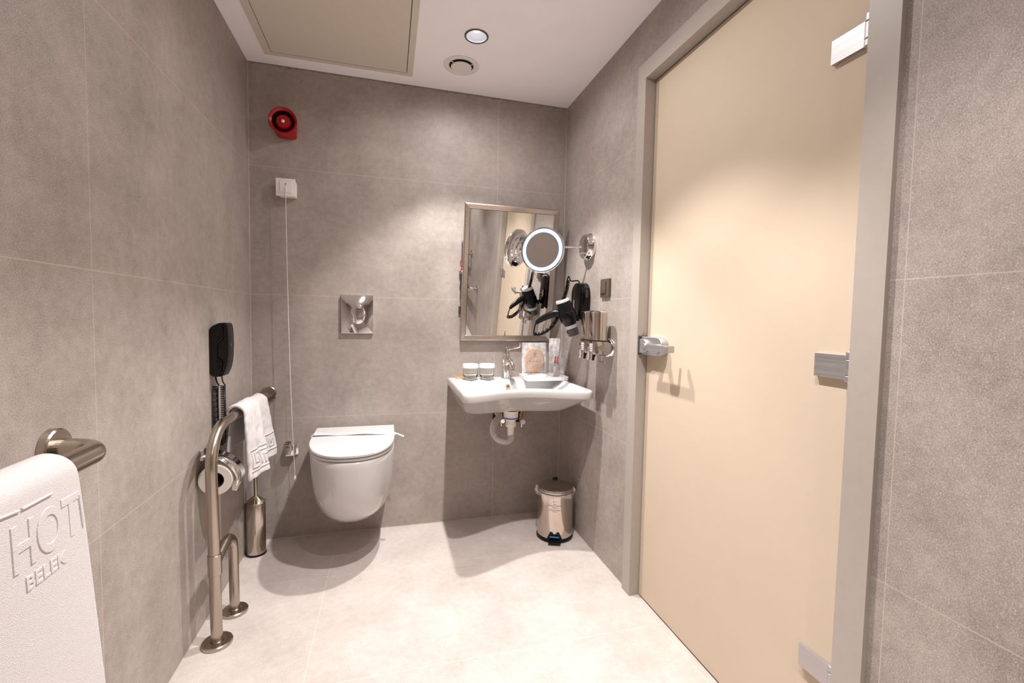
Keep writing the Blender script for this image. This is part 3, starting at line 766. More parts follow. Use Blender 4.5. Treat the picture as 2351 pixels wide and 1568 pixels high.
tube(bm, [mk @ Vector((0.020, 0.06, 0.016)), mk @ Vector((0.013, -0.03, 0.018)), mk @ Vector((-0.001, -0.098, 0.019))], 0.0042, 10)
tube(bm, [mk @ Vector((-0.004, -0.06, 0.019)), mk @ Vector((-0.010, -0.098, 0.020))], 0.0036, 10); obj('toothbrush_handle', bm, 'label_white', dk)
# small packet leaning right
ms = frame_mtx(Vector((1.540, -0.120, 0.868)), (0.97, -0.12, -0.2), (0.2, 0.10, 0.96))
cp = thing('comb_packet', (1.53, -0.12, 0.792), 'short silvery packet with a white label, leaning right of the tall packet', 'toiletry packet')
bm = BM(); sheet(bm, ms, 0.046, 0.150, 0.0022, 12); obj('silver_bag', bm, 'silver_film', cp)
bm = BM(); rrect_plate(bm, ms @ Matrix.Translation((0.006, -0.010, 0.003)), 0.019, 0.085, 0.002, 0.004, 0.001); obj('white_label', bm, 'label_white', cp)
bm = BM()
for v in (-0.028, -0.018, -0.009): box(bm, -0.001, 0.004, v, v + 0.004, 0.0072, 0.0076, mtx=ms)
obj('red_mark', bm, mat('faint_red', (0.62, 0.28, 0.26), 0.6), cp)
# flat sachets in the tray
ms2 = frame_mtx(Vector((1.425, -0.150, 0.805)), (1, 0.1, -0.10), (-0.1, 0.97, 0.22))
st = thing('sachet', (1.425, -0.150, 0.790), 'flat orange-edged sachet lying in the tray in front of the sponge', 'sachet')
bm = BM(); sheet(bm, ms2, 0.10, 0.06, 0.0022, 20); obj('foil', bm, 'silver_film', st)
bm = BM(); sheet(bm, ms2 @ Matrix.Translation((0.024, -0.020, 0.003)), 0.046, 0.014, 0.001, 21); obj('orange_strip', bm, 'orange', st)
ms3 = frame_mtx(Vector((1.362, -0.150, 0.802)), (1, -0.1, 0.04), (0.1, 0.98, 0.16))
bm = BM(); sheet(bm, ms3, 0.062, 0.06, 0.002, 25)
single('sachet', bm, 'silver_film', (1.362, -0.150, 0.791), 'plain silvery sachet lying at the left end of the tray', 'sachet')

# ------------------------------------------------------------------ right wall fittings
# hair dryer holder + dryer
hh = thing('hair_dryer_holder', (W, -0.30, 1.11), 'black arched hair dryer holder on the right wall', 'holder')
bm = BM()
def arch(w, z0, z1, n=12, inset=0.0):
    w -= inset; r = w/2; pts = [(-r, z0 + inset), (r, z0 + inset)]
    for k in range(n + 1):
        a = pi * k / n; pts.append((r*cos(a), z1 - inset*.5 - w/2 + r*sin(a)))
    return pts
mh = on_right(-0.306, 0, W - 0.0006)
poly = arch(0.116, 1.105, 1.290)
loft(bm, [[mh @ Vector((x, y, 0)) for x, y in poly], [mh @ Vector((x, y, 0.040)) for x, y in poly],
          [mh @ Vector((x, y, 0.050)) for x, y in arch(0.116, 1.105, 1.290, 12, 0.006)], [mh @ Vector((x, y, 0.054)) for x, y in arch(0.116, 1.105, 1.290, 12, 0.020)]])
obj('holder_shell', bm, 'black_gloss', hh)
for y_ in (-0.355, -0.260):
    bm = BM(); box(bm, 1.512, 1.530, y_, y_ + 0.006, 1.100, 1.125, 0.002); obj('holder_prong', bm, 'black_pl', hh)
bm = BM(); box(bm, 1.524, 1.527, -0.300, -0.290, 1.165, 1.205, 0.001); obj('grey_switch', bm, 'grey_pl', hh)
bm = BM(); box(bm, 1.525, 1.528, -0.285, -0.279, 1.165, 1.190, 0.001); obj('red_lamp', bm, 'red', hh)
bm = BM(); cyl(bm, (1.56, -0.360, 1.245), (1.56, -0.368, 1.245), 0.006, 14); box(bm, 1.556, 1.566, -0.371, -0.364, 1.215, 1.250, 0.002); obj('wall_clip', bm, 'dark_grey', hh)

hd = thing('hair_dryer', (1.49, -0.30, 1.03), 'black hair dryer with a grey end cap hanging nose down from the wall holder', 'hair dryer')
A0 = Vector((1.440, -0.350, 1.203)); A1 = Vector((1.506, -0.352, 1.032)); ax = (A1 - A0).normalized(); LL = (A1 - A0).length
bm = BM(); lathe(bm, [(0.0335, 0.014), (0.0360, 0.020), (0.0385, 0.055), (0.0385, 0.080), (0.036, 0.105), (0.029, 0.130)], A0, ax, 36); bar = obj('barrel', bm, 'black_pl', hd)
bm = BM(); lathe(bm, [(0.0, 0.004), (0.020, 0.003), (0.021, 0.0), (0.0305, 0.0), (0.0335, 0.004), (0.0345, 0.014)], A0, ax, 36, False, True); obj('end_cap', bm, 'grey_pl', bar)
bm = BM(); lathe(bm, [(0.0390, 0.062), (0.0425, 0.068), (0.0425, 0.104), (0.0375, 0.112)], A0, ax, 36); obj('rear_sleeve', bm, 'black_gloss', bar)
bm = BM(); lathe(bm, [(0.0285, 0.122), (0.0285, 0.145), (0.0270, 0.147)], A0, ax, 36); obj('nozzle_ring', bm, 'grey_pl', bar)
bm = BM(); lathe(bm, [(0.0272, 0.146), (0.0268, LL), (0.020, LL + 0.001), (0.0, LL - 0.002)], A0, ax, 36, True, False); nz = obj('nozzle', bm, 'dark_grey', bar)
bm = BM()
nf = frame_mtx(A0 + ax*(0.165) , (0, -1, 0), ax)
for k in range(4): box(bm, -0.012 + k*0.007, -0.009 + k*0.007, -0.006, 0.008, 0.0265, 0.0285, mtx=frame_mtx(A0 + ax*0.162, (-0.35, -0.93, 0), -ax))
obj('grille_slot', bm, 'black', nz)
bm = BM()
hb0 = A0 + ax*0.072 + Vector((-0.020, 0.006, 0))
hpth = catmull([hb0, hb0 + Vector((-0.030, 0.010, 0.000)), hb0 + Vector((-0.062, 0.028, -0.012)), hb0 + Vector((-0.095, 0.045, -0.032)), hb0 + Vector((-0.116, 0.056, -0.050))], 8)
tube(bm, hpth, [0.0175 + 0.002*sin(pi*i/len(hpth)) - 0.010*(i/len(hpth))**2 for i in range(len(hpth))], 18, True, 0.85); hnd = obj('handle', bm, 'black_pl', hd)
bm = BM(); E0 = hpth[-1]
cpts = [E0, E0 + Vector((-0.006, 0.003, -0.020)), E0 + Vector((-0.010, 0.004, -0.052))]
tube(bm, catmull(cpts, 6), 0.0032, 8)
P0 = cpts[-1]
pth = [P0, P0 + Vector((0.030, -0.012, 0.000)), P0 + Vector((0.075, -0.032, 0.030)), P0 + Vector((0.108, -0.045, 0.085)), P0 + Vector((0.125, -0.052, 0.150)), P0 + Vector((0.142, -0.064, 0.215)), P0 + Vector((0.148, -0.068, 0.262))]
cl_ = coil(pth, 0.0085, 56, 9)
tube(bm, cl_, 0.0021, 6)
tube(bm, catmull([cl_[-1], P0 + Vector((0.150, -0.070, 0.280)), Vector((1.505, -0.300, 1.298)), Vector((1.540, -0.302, 1.300)), Vector((1.556, -0.302, 1.280))], 8), 0.0032, 8)
obj('coiled_cord', bm, 'black_pl', hd)

# soap dispenser
sd = thing('soap_dispenser', (W, -0.54, 0.93), 'chrome twin soap dispenser on the right wall below the hair dryer', 'soap dispenser')
XF, YN, CW = 1.487, -0.632, 0.086      # front face x, near side y, width of one unit
DEP = 0.062
bm = BM(); lathe(bm, [(0.046, 0.0006), (0.046, 0.004), (0.040, 0.014), (0.024, 0.020), (0.0, 0.022)], (W, -0.585, 0.985), (-1,0,0), 40, True, False); obj('wall_disc', bm, 'chrome', sd)
bm = BM(); cyl(bm, (W - 0.018, -0.585, 0.985), (W - 0.045, -0.585, 0.985), 0.024, 28, 0.002); obj('mount_boss', bm, 'black_gloss', sd)
for i in range(2):
    y0 = YN + i*(CW + 0.004); yc = y0 + CW/2
    def ce(o, z):
        return [Vector((x, y, z)) for x, y in [(XF + DEP/2 + a, yc + b) for a, b in rrect(DEP - 2*o, CW - 2*o, 0.026 - o, 8)]]
    bm = BM(); loft(bm, [ce(0, 1.020), ce(0, 1.138)]); can = obj('canister', bm, 'bin_steel', sd)
    bm = BM(); loft(bm, [ce(-0.0006, 1.1375), ce(-0.0006, 1.144), ce(0.003, 1.1475), ce(0.012, 1.1485)]); obj('canister_lid', bm, 'chrome', can)
    bm = BM(); loft(bm, [ce(0.0015, 1.0165), ce(0.0015, 1.0205)]); obj('canister_gap', bm, 'black', can)
    # pump body with hooked lever, profile in x-z
    xb = XF + DEP
    prof = [(XF, 1.016), (XF, 0.962), (XF + 0.004, 0.958), (XF + 0.030, 0.957)]
    cxr, czr = xb - 0.012, 0.986
    prof += [(cxr + 0.029*cos(t), czr + 0.029*sin(t)) for t in [-pi/2 + pi*k/12 for k in range(13)]]
    bm = BM(); prism(bm, prof[::-1], y0, y0 + CW, 'xz', 0.002); pb = obj('pump_body', bm, 'pump_steel', sd)
    lev = [(XF - 0.001, 0.985), (XF - 0.001, 0.944), (XF - 0.003, 0.934), (XF - 0.004, 0.930), (XF + 0.008, 0.929), (XF + 0.011, 0.933), (XF + 0.012, 0.945), (XF + 0.016, 0.954), (XF + 0.026, 0.9585), (XF + 0.026, 0.985)]
    bm = BM(); prism(bm, lev[::-1], y0 + 0.030, y0 + 0.078, 'xz', 0.001); lvo = obj('push_lever', bm, 'chrome', pb)
    bm = BM(); prism(bm, [(XF, 0.957), (XF, 0.944), (XF - 0.002, 0.932), (XF + 0.007, 0.931), (XF + 0.010, 0.934), (XF + 0.0113, 0.945), (XF + 0.0155, 0.9535), (XF + 0.024, 0.957)][::-1], y0 + 0.0292, y0 + 0.031, 'xz'); obj('lever_side', bm, 'black_pl', lvo)
    bm = BM(); rr2 = [(cxr + 0.030*cos(t), czr + 0.030*sin(t)) for t in [-pi/2 + pi*k/16 for k in range(17)]]
    tube(bm, [Vector((XF + 0.020, y0 + 0.001, 0.9575))] + [Vector((a_, y0 + 0.001, b_c)) for a_, b_c in rr2] + [Vector((XF + 0.002, y0 + 0.001, 1.0165))], 0.0011, 6); obj('side_edge', bm, 'black', pb)
    bm = BM()
    for k in range(4): box(bm, XF - 0.0016, XF - 0.0008, yc - 0.012 + 0.002*(k % 2), yc + 0.010 + 0.002*(k % 2), 0.997 - k*0.0085, 1.0000 - k*0.0085)
    lab = BM(); rrect_plate(lab, frame_mtx((XF - 0.0002, yc, 0.986), (0,-1,0), (0,0,1)), 0.036, 0.042, 0.010, 0.0007); lo_ = obj('pump_label', lab, 'label_mauve', pb)
    obj('label_lines', bm, 'label_white', lo_, smooth=False)
    if i == 0:
        bm = BM(); lathe(bm, [(0.0125, 0.0), (0.0125, 0.0012), (0.0112, 0.0014), (0.0108, 0.0006), (0.0, 0.0008)], (cxr - 0.018, YN - 0.0001, 0.986), (0,-1,0), 28, True, False); obj('lock_button', bm, 'steel', pb)
        bm = BM(); cyl(bm, (xb - 0.024, YN + 0.016, 0.957), (xb - 0.024, YN + 0.016, 0.932), 0.003, 12); rrect_plate(bm, frame_mtx((xb - 0.024, YN + 0.016, 0.924), (0.9, -0.4, -0.2), (0.4, 0.9, 0)), 0.034, 0.014, 0.006, 0.007, 0.002); obj('nozzle', bm, 'chrome', pb)

# bronze switch
sw = thing('wall_switch', (W, -0.525, 1.21), 'square bronze rocker switch on the right wall beside the door frame', 'switch')
bm = BM(); rrect_plate(bm, on_right(-0.533, 1.252, W - 0.0006), 0.084, 0.082, 0.002, 0.010, 0.001); obj('switch_plate', bm, 'bronze', sw)
bm = BM(); rrect_plate(bm, on_right(-0.525, 1.255, W - 0.0106), 0.046, 0.054, 0.002, 0.005, 0.002); obj('rocker', bm, 'bronze', sw)

# grab bars further along the right wall (seen in the mirror)
def wall_grab(y, z, length, label, side):
    t = thing('grab_bar', ((W if side > 0 else 0), y, z), label, 'grab bar', 'grab bars by the walls')
    w0 = W if side > 0 else 0; s = -side
    b1 = BM(); lathe(b1, [(0.040, 0.0006), (0.040, 0.008), (0.037, 0.011), (0.0, 0.0115)], (w0, y, z), (s,0,0), 36, True, False); obj('wall_flange', b1, 'steel', t)
    b1 = BM(); lathe(b1, [(0.040, 0.0006), (0.040, 0.008), (0.037, 0.011), (0.0, 0.0115)], (w0, y - length, z), (s,0,0), 36, True, False); obj('wall_flange', b1, 'steel', t)
    b2 = BM(); tube(b2, fillet([(w0 + s*0.010, y, z), (w0 + s*0.090, y, z), (w0 + s*0.090, y - length, z), (w0 + s*0.010, y - length, z)], 0.045, 10), 0.0165, 24); obj('rail', b2, brushed('brushed_rail', (0.55, 0.48, 0.41), 0.2, axis=1), t)
wall_grab(-3.07, 0.90, 0.55, 'upper horizontal grab bar on the right wall beyond the door, seen in the mirror', 1)
wall_grab(-2.60, 0.60, 0.72, 'lower horizontal grab bar on the right wall beyond the door, seen in the mirror', 1)

# ------------------------------------------------------------------ toilet
tl = thing('toilet', (0.478, 0, 0.205), 'white wall-hung toilet with its lid closed', 'toilet')
def dsec(hw, yf, z, k=2.4, n=40, yb=-0.0008, rot=0.0, back=None):
    """D-shaped section: straight back on the wall, superellipse nose"""
    hwb = hw if back is None else back
    P = [(0.478 - hwb, yb), (0.478 - (hwb*.6 + hw*.4), yb + (yf - yb)*0.12), (0.478 - (hwb*.25 + hw*.75), yb + (yf - yb)*0.24)]
    y0 = yb + (yf - yb)*0.36
    for i in range(n + 1):
        a = pi + pi * i / n
        c, s = cos(a), sin(a)
        P.append((0.478 + hw * abs(c)**(2/k) * (1 if c > 0 else -1), y0 + (yf - y0) * abs(s)**(2/k)))
    P += [(2*0.478 - x, y) for x, y in P[2::-1]]
    return [Vector((x, y, z)) for x, y in P]
bm = BM()
loft(bm, [dsec(0.035, -0.22, 0.191, 2.1), dsec(0.100, -0.322, 0.195, 2.15), dsec(0.126, -0.360, 0.208, 2.2), dsec(0.151, -0.403, 0.241, 2.25), dsec(0.167, -0.443, 0.290, 2.3), dsec(0.176, -0.472, 0.350, 2.3),
          dsec(0.180, -0.492, 0.420, 2.3), dsec(0.1830, -0.504, 0.485, 2.3), dsec(0.1830, -0.506, 0.504, 2.3), dsec(0.180, -0.502, 0.513, 2.3), dsec(0.170, -0.49, 0.516, 2.3)])
obj('toilet_pan', bm, 'ceramic', tl, angle=60)
bm = BM(); loft(bm, [dsec(0.166, -0.484, 0.5165, 2.35, yb=-0.055), dsec(0.168, -0.486, 0.5205, 2.35, yb=-0.055), dsec(0.177, -0.500, 0.5210, 2.35, yb=-0.055), dsec(0.180, -0.503, 0.520, 2.35, yb=-0.050), dsec(0.180, -0.503, 0.528, 2.35, yb=-0.050), dsec(0.176, -0.499, 0.5305, 2.35, yb=-0.055)]); obj('toilet_seat', bm, 'seat', tl, angle=50)
bm = BM()
def tilt(pts, dz): return [Vector((p.x, p.y, p.z + dz * (1 + p.y/0.51))) for p in pts]
loft(bm, [tilt(dsec(0.164, -0.482, 0.5310, 2.4, yb=-0.040), 0.002), tilt(dsec(0.166, -0.486, 0.5350, 2.4, yb=-0.040), 0.003), tilt(dsec(0.183, -0.509, 0.5358, 2.4, yb=-0.034), 0.004), tilt(dsec(0.184, -0.510, 0.544, 2.4, yb=-0.034), 0.005), tilt(dsec(0.181, -0.506, 0.548, 2.4, yb=-0.037), 0.005)]); obj('toilet_lid', bm, 'seat', tl, angle=50)
bm = BM(); box(bm, 0.33, 0.63, -0.060, -0.004, 0.516, 0.530, 0.004); obj('hinge_cover', bm, 'seat', tl)
# paper band across the lid
bm = BM(); A = []
for i in range(41):
    t = i/40; x = 0.286 + (0.672 - 0.286)*t
    y = -0.195 + 0.008*sin(6*t) - 0.006*t; z = 0.5535 + 0.0028*(1 + sin(11*t + 1)) - 0.0028*t + 0.004*0
    if t > 0.955: x, z = 0.667, 0.552 - (t - 0.955)*0.30
    if t < 0.03: x, z = 0.2915, 0.550 - (0.03 - t)*0.5
    A.append((x, y, z))
a = [bm.verts.new((x, y - 0.0115, z)) for x, y, z in A]; b_ = [bm.verts.new((x, y + 0.0115, z + 0.004 + 0.003*sin(i*.5))) for i, (x, y, z) in enumerate(A)]
for i in range(40): bm.faces.new((a[i], a[i+1], b_[i+1], b_[i]))
# loose tail
q = [bm.verts.new(p) for p in ((0.664, -0.190, 0.553), (0.664, -0.208, 0.551), (0.704, -0.225, 0.536), (0.706, -0.214, 0.540))]; bm.faces.new(q)
single('paper_band', bm, mat('band_paper', (0.50, 0.48, 0.545), 0.7), (0.478, -0.2, 0.54), 'narrow white paper band wrapped over the closed toilet lid', 'paper band')

# ------------------------------------------------------------------ floor rail by the toilet
fr = thing('floor_grab_rail', (0.080, -0.73, 0), 'brushed steel grab rail from the back wall down to the floor', 'grab rail')
bm = BM(); lathe(bm, [(0.036, 0.0006), (0.036, 0.008), (0.033, 0.011), (0.0, 0.0115)], (0.076, 0, 0.722), (0,-1,0), 36, True, False); obj('wall_flange', bm, 'steel', fr)
bm = BM()
tube(bm, fillet([(0.076, -0.010, 0.722), (0.0775, -0.760, 0.728), (0.0800, -0.736, 0.012)], 0.13, 16), 0.0175, 28); obj('main_tube', bm, 'steel', fr)
bm = BM(); cyl(bm, (0.0800, -0.7440, 0.245), (0.0797, -0.7465, 0.315), 0.0205, 28, 0.001); obj('collar', bm, 'steel', fr)
bm = BM(); tube(bm, fillet([(0.080, -0.730, 0.283), (0.083, -0.575, 0.330), (0.084, -0.566, 0.012)], 0.065, 14), 0.0165, 24); obj('side_leg', bm, 'steel', fr)
for yy, xx, r in ((-0.735, 0.080, 0.046), (-0.567, 0.084, 0.044)):
    bm = BM(); lathe(bm, [(r, 0.0006), (r, 0.010), (r - 0.003, 0.013), (0.022, 0.0135), (0.020, 0.012)], (xx, yy, 0), (0,0,1), 40, True, True); obj('floor_flange', bm, 'steel', fr)

# cloth sheet draped over a bar running along y
def drape(bm, prof_fn, y_fn, ns, ny, thick):
    """prof_fn(s, t)->(x, z) outer surface; y_fn(s, t)->y"""
    G = []
    for j in range(ns + 1):
        s = j/ns; G.append([])
        for i in range(ny + 1):
            t = i/ny; x, z = prof_fn(s, t); G[-1].append(Vector((x, y_fn(s, t), z)))
    V = [[bm.verts.new(p) for p in r] for r in G]
    for j in range(ns):
        for i in range(ny): bm.faces.new((V[j][i], V[j][i+1], V[j+1][i+1], V[j+1][i]))
    bmesh.ops.recalc_face_normals(bm, faces=bm.faces[:])
    return G

def drape_profile(cx, cz, r, zb, zf, xb, xf):
    """list of (x,z) from back hem up over the bar to front hem"""
    pts = []
    nb = 12
    for k in range(nb): t = k/nb; pts.append((xb + (cx - r - xb)*t**1.6, zb + (cz - zb)*t))
    for k in range(13): a = pi - pi*k/12; pts.append((cx + r*cos(a), cz + r*sin(a)))
    for k in range(1, 31): t = k/30; pts.append((cx + r + (xf - cx - r)*t**0.8, cz + (zf - cz)*t))
    return pts

CLOUD = bpy.data.textures.new('cloth_folds', 'CLOUDS'); CLOUD.noise_scale = 0.045; CLOUD.noise_depth = 1
def cloth(name, prof, y0f, y1f, thick, wav, parent, seed, ny=44, disp=0.0):
    """prof sampled list; y0f/y1f(sfrac) give side edges"""
    b = BM(); ns = len(prof) - 1
    rnd = random.Random(seed); ph = [rnd.uniform(0, 6.28) for _ in range(4)]
    def pf(s, t):
        x, z = prof[round(s*ns)]
        hang = max(0, abs(s - 0.3) - 0.12)
        return x + wav*hang*(sin(5*t + ph[0]) + 0.5*sin(11*t + ph[1])), z + 0.004*hang*sin(4*t + ph[2])
    drape(b, pf, lambda s, t: y0f(s) + (y1f(s) - y0f(s))*t, ns, ny, thick)
    o = obj(name, b, 'terry', parent, angle=80)
    so = o.modifiers.new('thick', 'SOLIDIFY'); so.thickness = thick; so.offset = -1
    bv = o.modifiers.new('sub', 'SUBSURF'); bv.levels = 1; bv.render_levels = 1
    if disp:
        dm = o.modifiers.new('folds', 'DISPLACE'); dm.texture = CLOUD; dm.strength = disp; dm.mid_level = 0.5
    return o

# hand towel on the floor rail
ht = thing('hand_towel', (0.08, -0.32, 0.45), 'small white hand towel draped over the floor grab rail', 'towel')
R = 0.0185
cloth('inner_layer', drape_profile(0.077, 0.722, R + 0.008, 0.570, 0.53, 0.038, 0.110), lambda s: -0.480, lambda s: -0.245, 0.006, 0.010, ht, 2, disp=0.004)
middle = cloth('middle_layer', drape_profile(0.077, 0.722, R + 0.0150, 0.600, 0.482, 0.034, 0.136), lambda s: -0.470 + 0.02*s, lambda s: -0.176 - 0.018*max(0, s - 0.4), 0.008, 0.018, ht, 11, disp=0.008)
front = cloth('outer_layer', drape_profile(0.077, 0.722, R + 0.0215, 0.640, 0.474, 0.032, 0.148), lambda s: -0.486 - 0.034*min(1, max(0, s - .25)*3.5), lambda s: -0.325 - 0.08*max(0, s - .45), 0.010, 0.024, ht, 5, disp=0.010)
def border(lines, target):
    """flat woven bands laid on the cloth"""
    b = BM(); wd = 0.0028
    for pts in lines:
        for (ya, za), (yb_, zb_) in zip(pts, pts[1:]):
            L_ = sqrt((yb_-ya)**2 + (zb_-za)**2); dy, dz = (yb_-ya)/L_, (zb_-za)/L_
            ya, za, yb_, zb_ = ya - dy*wd, za - dz*wd, yb_ + dy*wd, zb_ + dz*wd
            n_ = max(2, int(L_/0.006)); rows = []
            for k in range(n_ + 1):
                y, z = ya + (yb_-ya)*k/n_, za + (zb_-za)*k/n_
                rows.append((b.verts.new((0.185, y - dz*wd, z + dy*wd)), b.verts.new((0.185, y + dz*wd, z - dy*wd))))
            for p, q_ in zip(rows, rows[1:]): b.faces.new((p[0], q_[0], q_[1], p[1]))
    o = obj('woven_key_border', b, 'terry', ht)
    m_ = o.modifiers.new('lay', 'SHRINKWRAP'); m_.target = target; m_.wrap_method = 'PROJECT'; m_.use_project_x = True
    m_.use_negative_direction = True; m_.use_positive_direction = False; m_.offset = 0.0012
    so = o.modifiers.new('t', 'SOLIDIFY'); so.thickness = 0.0026; so.offset = 0
yk = -0.496
border([[(yk - 0.008, 0.585), (-0.375, 0.580)], [(yk - 0.010, 0.504), (-0.385, 0.502)],
        [(yk, 0.574), (yk, 0.517), (yk + 0.056, 0.514), (yk + 0.056, 0.568), (yk + 0.018, 0.570), (yk + 0.018, 0.534), (yk + 0.038, 0.533), (yk + 0.038, 0.552)],
        [(yk + 0.072, 0.516), (yk + 0.072, 0.567), (-0.385, 0.564)], [(yk + 0.090, 0.515), (yk + 0.090, 0.548), (-0.388, 0.546)]], front)
border([[(-0.33, 0.590), (-0.195, 0.584)], [(-0.33, 0.522), (-0.195, 0.516)],
        [(-0.318, 0.575), (-0.318, 0.535), (-0.285, 0.535), (-0.285, 0.565), (-0.303, 0.565), (-0.303, 0.550)], [(-0.268, 0.575), (-0.268, 0.533)],
        [(-0.250, 0.573), (-0.250, 0.533), (-0.215, 0.531), (-0.215, 0.561), (-0.234, 0.561), (-0.234, 0.546)]], middle)

# towel bar + bath towel in the left foreground
gb = thing('grab_bar', (0, -1.335, 0.803), 'horizontal grab bar on the left wall holding the bath towel', 'grab bar', 'grab bars by the walls')
BZ, BXc = 0.838, 0.084
for yy, zz in ((-1.336, 0.842), (-1.985, 0.838)):
    bm = BM(); lathe(bm, [(0.040, 0.0006), (0.040, 0.013), (0.037, 0.016), (0.0, 0.0165)], (0, yy, zz), (1,0,0), 44, True, False); obj('wall_flange', bm, 'steel', gb)
bm = BM(); tube(bm, fillet([(0.012, -1.338, 0.842), (BXc, -1.338, BZ), (BXc, -1.985, BZ), (0.012, -1.985, BZ)], 0.040, 14), 0.0205, 28); obj('rail', bm, brushed('brushed_rail_left', (0.50, 0.43, 0.36), 0.2, axis=1), gb)

bt = thing('bath_towel', (0.10, -1.68, 0.20), 'white embossed bath towel hanging over the left wall grab bar', 'towel')
RB = 0.0205 + 0.0165
pr = drape_profile(BXc, BZ, RB, 0.30, 0.18, 0.030, 0.138)
tw = cloth('towel_cloth', pr, lambda s: -1.90, lambda s: -1.486 + 0.012*max(0, min(s, .45) - 0.35)/0.1 + 0.085*max(0, s - 0.45), 0.013, 0.008, bt, 9, ny=60)
def tx(z): return 0.1210 + 0.0170*(max(0.838 - z, 0)/0.658)**0.8 + 0.0003
def on_towel(cy, cz): return lambda u, v, w: Vector((tx(cz + v) + w, cy + u, cz + v))
tb = text_bm('HOT', 0.094, 0.0002, on_towel(-1.558, 0.768), bevel=0.0013, sx=0.72, res=8, fat=0.0012)
merge(tb, text_bm('BELEK', 0.030, 0.0004, on_towel(-1.566, 0.712), bevel=0.0009, sx=1.04))
for cy, cz, rr0, a0, a1 in ((-1.640, 0.826, 0.085, 0.15, 1.0), (-1.640, 0.826, 0.10, 0.2, 0.9)):
    pass
for y0, z0, y1, z1 in ((-1.605, 0.825, -1.545, 0.825), (-1.68, 0.832, -1.610, 0.825), (-1.4795, 0.742, -1.4845, 0.800)):
    tube(tb, [Vector((tx(z0) + 0.001, y0, z0)), Vector((tx((z0+z1)/2) + 0.001, (y0+y1)/2, (z0+z1)/2)), Vector((tx(z1) + 0.001, y1, z1))], 0.0020, 8)
obj('embossed_lettering', tb, 'terry', bt)

# ------------------------------------------------------------------ telephone
ph_ = thing('wall_telephone', (0, -0.49, 0.87), 'black wall telephone with coiled cords on the left wall', 'telephone')
PY0, PY1 = -0.524, -0.456
bm = BM()
base = [(0.0006, 0.884), (0.0006, 1.050), (0.012, 1.062), (0.030, 1.0715), (0.045, 1.074), (0.0455, 1.060), (0.046, 1.0155), (0.028, 0.996), (0.026, 0.9495), (0.0445, 0.9287), (0.040, 0.904), (0.028, 0.873), (0.008, 0.876)]
prism(bm, base, PY0, PY1, 'xz', 0.004, 3); obj('phone_base', bm, 'black_gloss', ph_)
bm = BM()
hs = [(p.x, p.y) for p in catmull([(0.047, 1.0725, 0), (0.0555, 1.070, 0), (0.0605, 1.050, 0), (0.0625, 0.995, 0), (0.0605, 0.945, 0), (0.054, 0.905, 0), (0.042, 0.8765, 0)], 5)] + [(0.0295, 0.8735), (0.0415, 0.904), (0.0462, 0.9290), (0.0275, 0.950), (0.0295, 0.9952), (0.0475, 1.0150), (0.0470, 1.060)]
prism(bm, hs, PY0 + 0.001, PY1 - 0.001, 'xz', 0.003); hs_o = obj('handset', bm, 'black_pl', ph_)
bm = BM(); lathe(bm, [(0.006, 0), (0.0055, 0.0008), (0.0, 0.001)], (0.0622, -0.490, 0.990), (1,0,0), 20, True, False); obj('handset_button', bm, 'dark_grey', hs_o)
bm = BM()
tube(bm, catmull([(0.012, -0.500, 0.876), (0.016, -0.502, 0.856), (0.024, -0.505, 0.838)], 6), 0.0028, 8)
c1 = coil([(0.012, -0.502, 0.836), (0.012, -0.503, 0.76), (0.013, -0.503, 0.690)], 0.0085, 26, 9); tube(bm, c1, 0.0022, 6)
tube(bm, catmull([(0.033, -0.500, 0.876), (0.035, -0.500, 0.855), (0.043, -0.498, 0.838)], 6), 0.0022, 8)
c2 = coil([(0.036, -0.500, 0.838), (0.037, -0.502, 0.76), (0.038, -0.504, 0.66), (0.036, -0.505, 0.632), (0.025, -0.505, 0.622), (0.014, -0.504, 0.640), (0.013, -0.503, 0.690)], 0.0075, 44, 9); tube(bm, c2, 0.0021, 6)
obj('coiled_cord', bm, 'black_pl', ph_)

# ------------------------------------------------------------------ toilet paper
RC = Vector((0.058, 0, 0.534)); RY0, RY1 = -0.662, -0.562
hp_ = thing('paper_holder', (0, -0.60, 0.55), 'chrome toilet paper holder with a flap cover on the left wall', 'paper holder')
bm = BM(); rrect_plate(bm, on_left(-0.60, 0.613, 0.0006), 0.052, 0.040, 0.004, 0.012, 0.002); obj('wall_plate', bm, 'chrome', hp_)
bm = BM(); cyl(bm, (0.0165, -0.655, 0.608), (0.0165, -0.545, 0.608), 0.006, 14); obj('hinge_pin', bm, 'chrome', hp_)
bm = BM()
cv = catmull([(0.014, 0, 0.6165), (0.042, 0, 0.614), (0.078, 0, 0.600), (0.108, 0, 0.570), (0.124, 0, 0.535), (0.122, 0, 0.508)], 6)
a = [bm.verts.new((p.x, RY0 + 0.002, p.z)) for p in cv]; b_ = [bm.verts.new((p.x, RY1 - 0.006, p.z)) for p in cv]
for i in range(len(cv) - 1): bm.faces.new((a[i], a[i+1], b_[i+1], b_[i]))
co = obj('flap_cover', bm, 'chrome', hp_); s_ = co.modifiers.new('t', 'SOLIDIFY'); s_.thickness = 0.0015
bm = BM(); tube(bm, fillet([(0.012, RY1 + 0.010, 0.608), (0.058, RY1 + 0.010, 0.575), (0.058, RY1 + 0.010, 0.534), (0.058, RY1 - 0.001, 0.534)], 0.008, 4), 0.004, 10); obj('roll_arm', bm, 'chrome', hp_)
tr_ = thing('toilet_roll', (0.062, -0.60, 0.452), 'white toilet roll behind the floor grab rail under the chrome flap', 'toilet paper')
bm = BM(); lathe(bm, [(0.0275, 0.0), (0.051, 0.0), (0.053, 0.002), (0.053, 0.098), (0.051, 0.100), (0.0275, 0.100), (0.0275, 0.0)], (RC.x, RY0, RC.z), (0,1,0), 44, False, False); obj('paper', bm, 'paper', tr_)
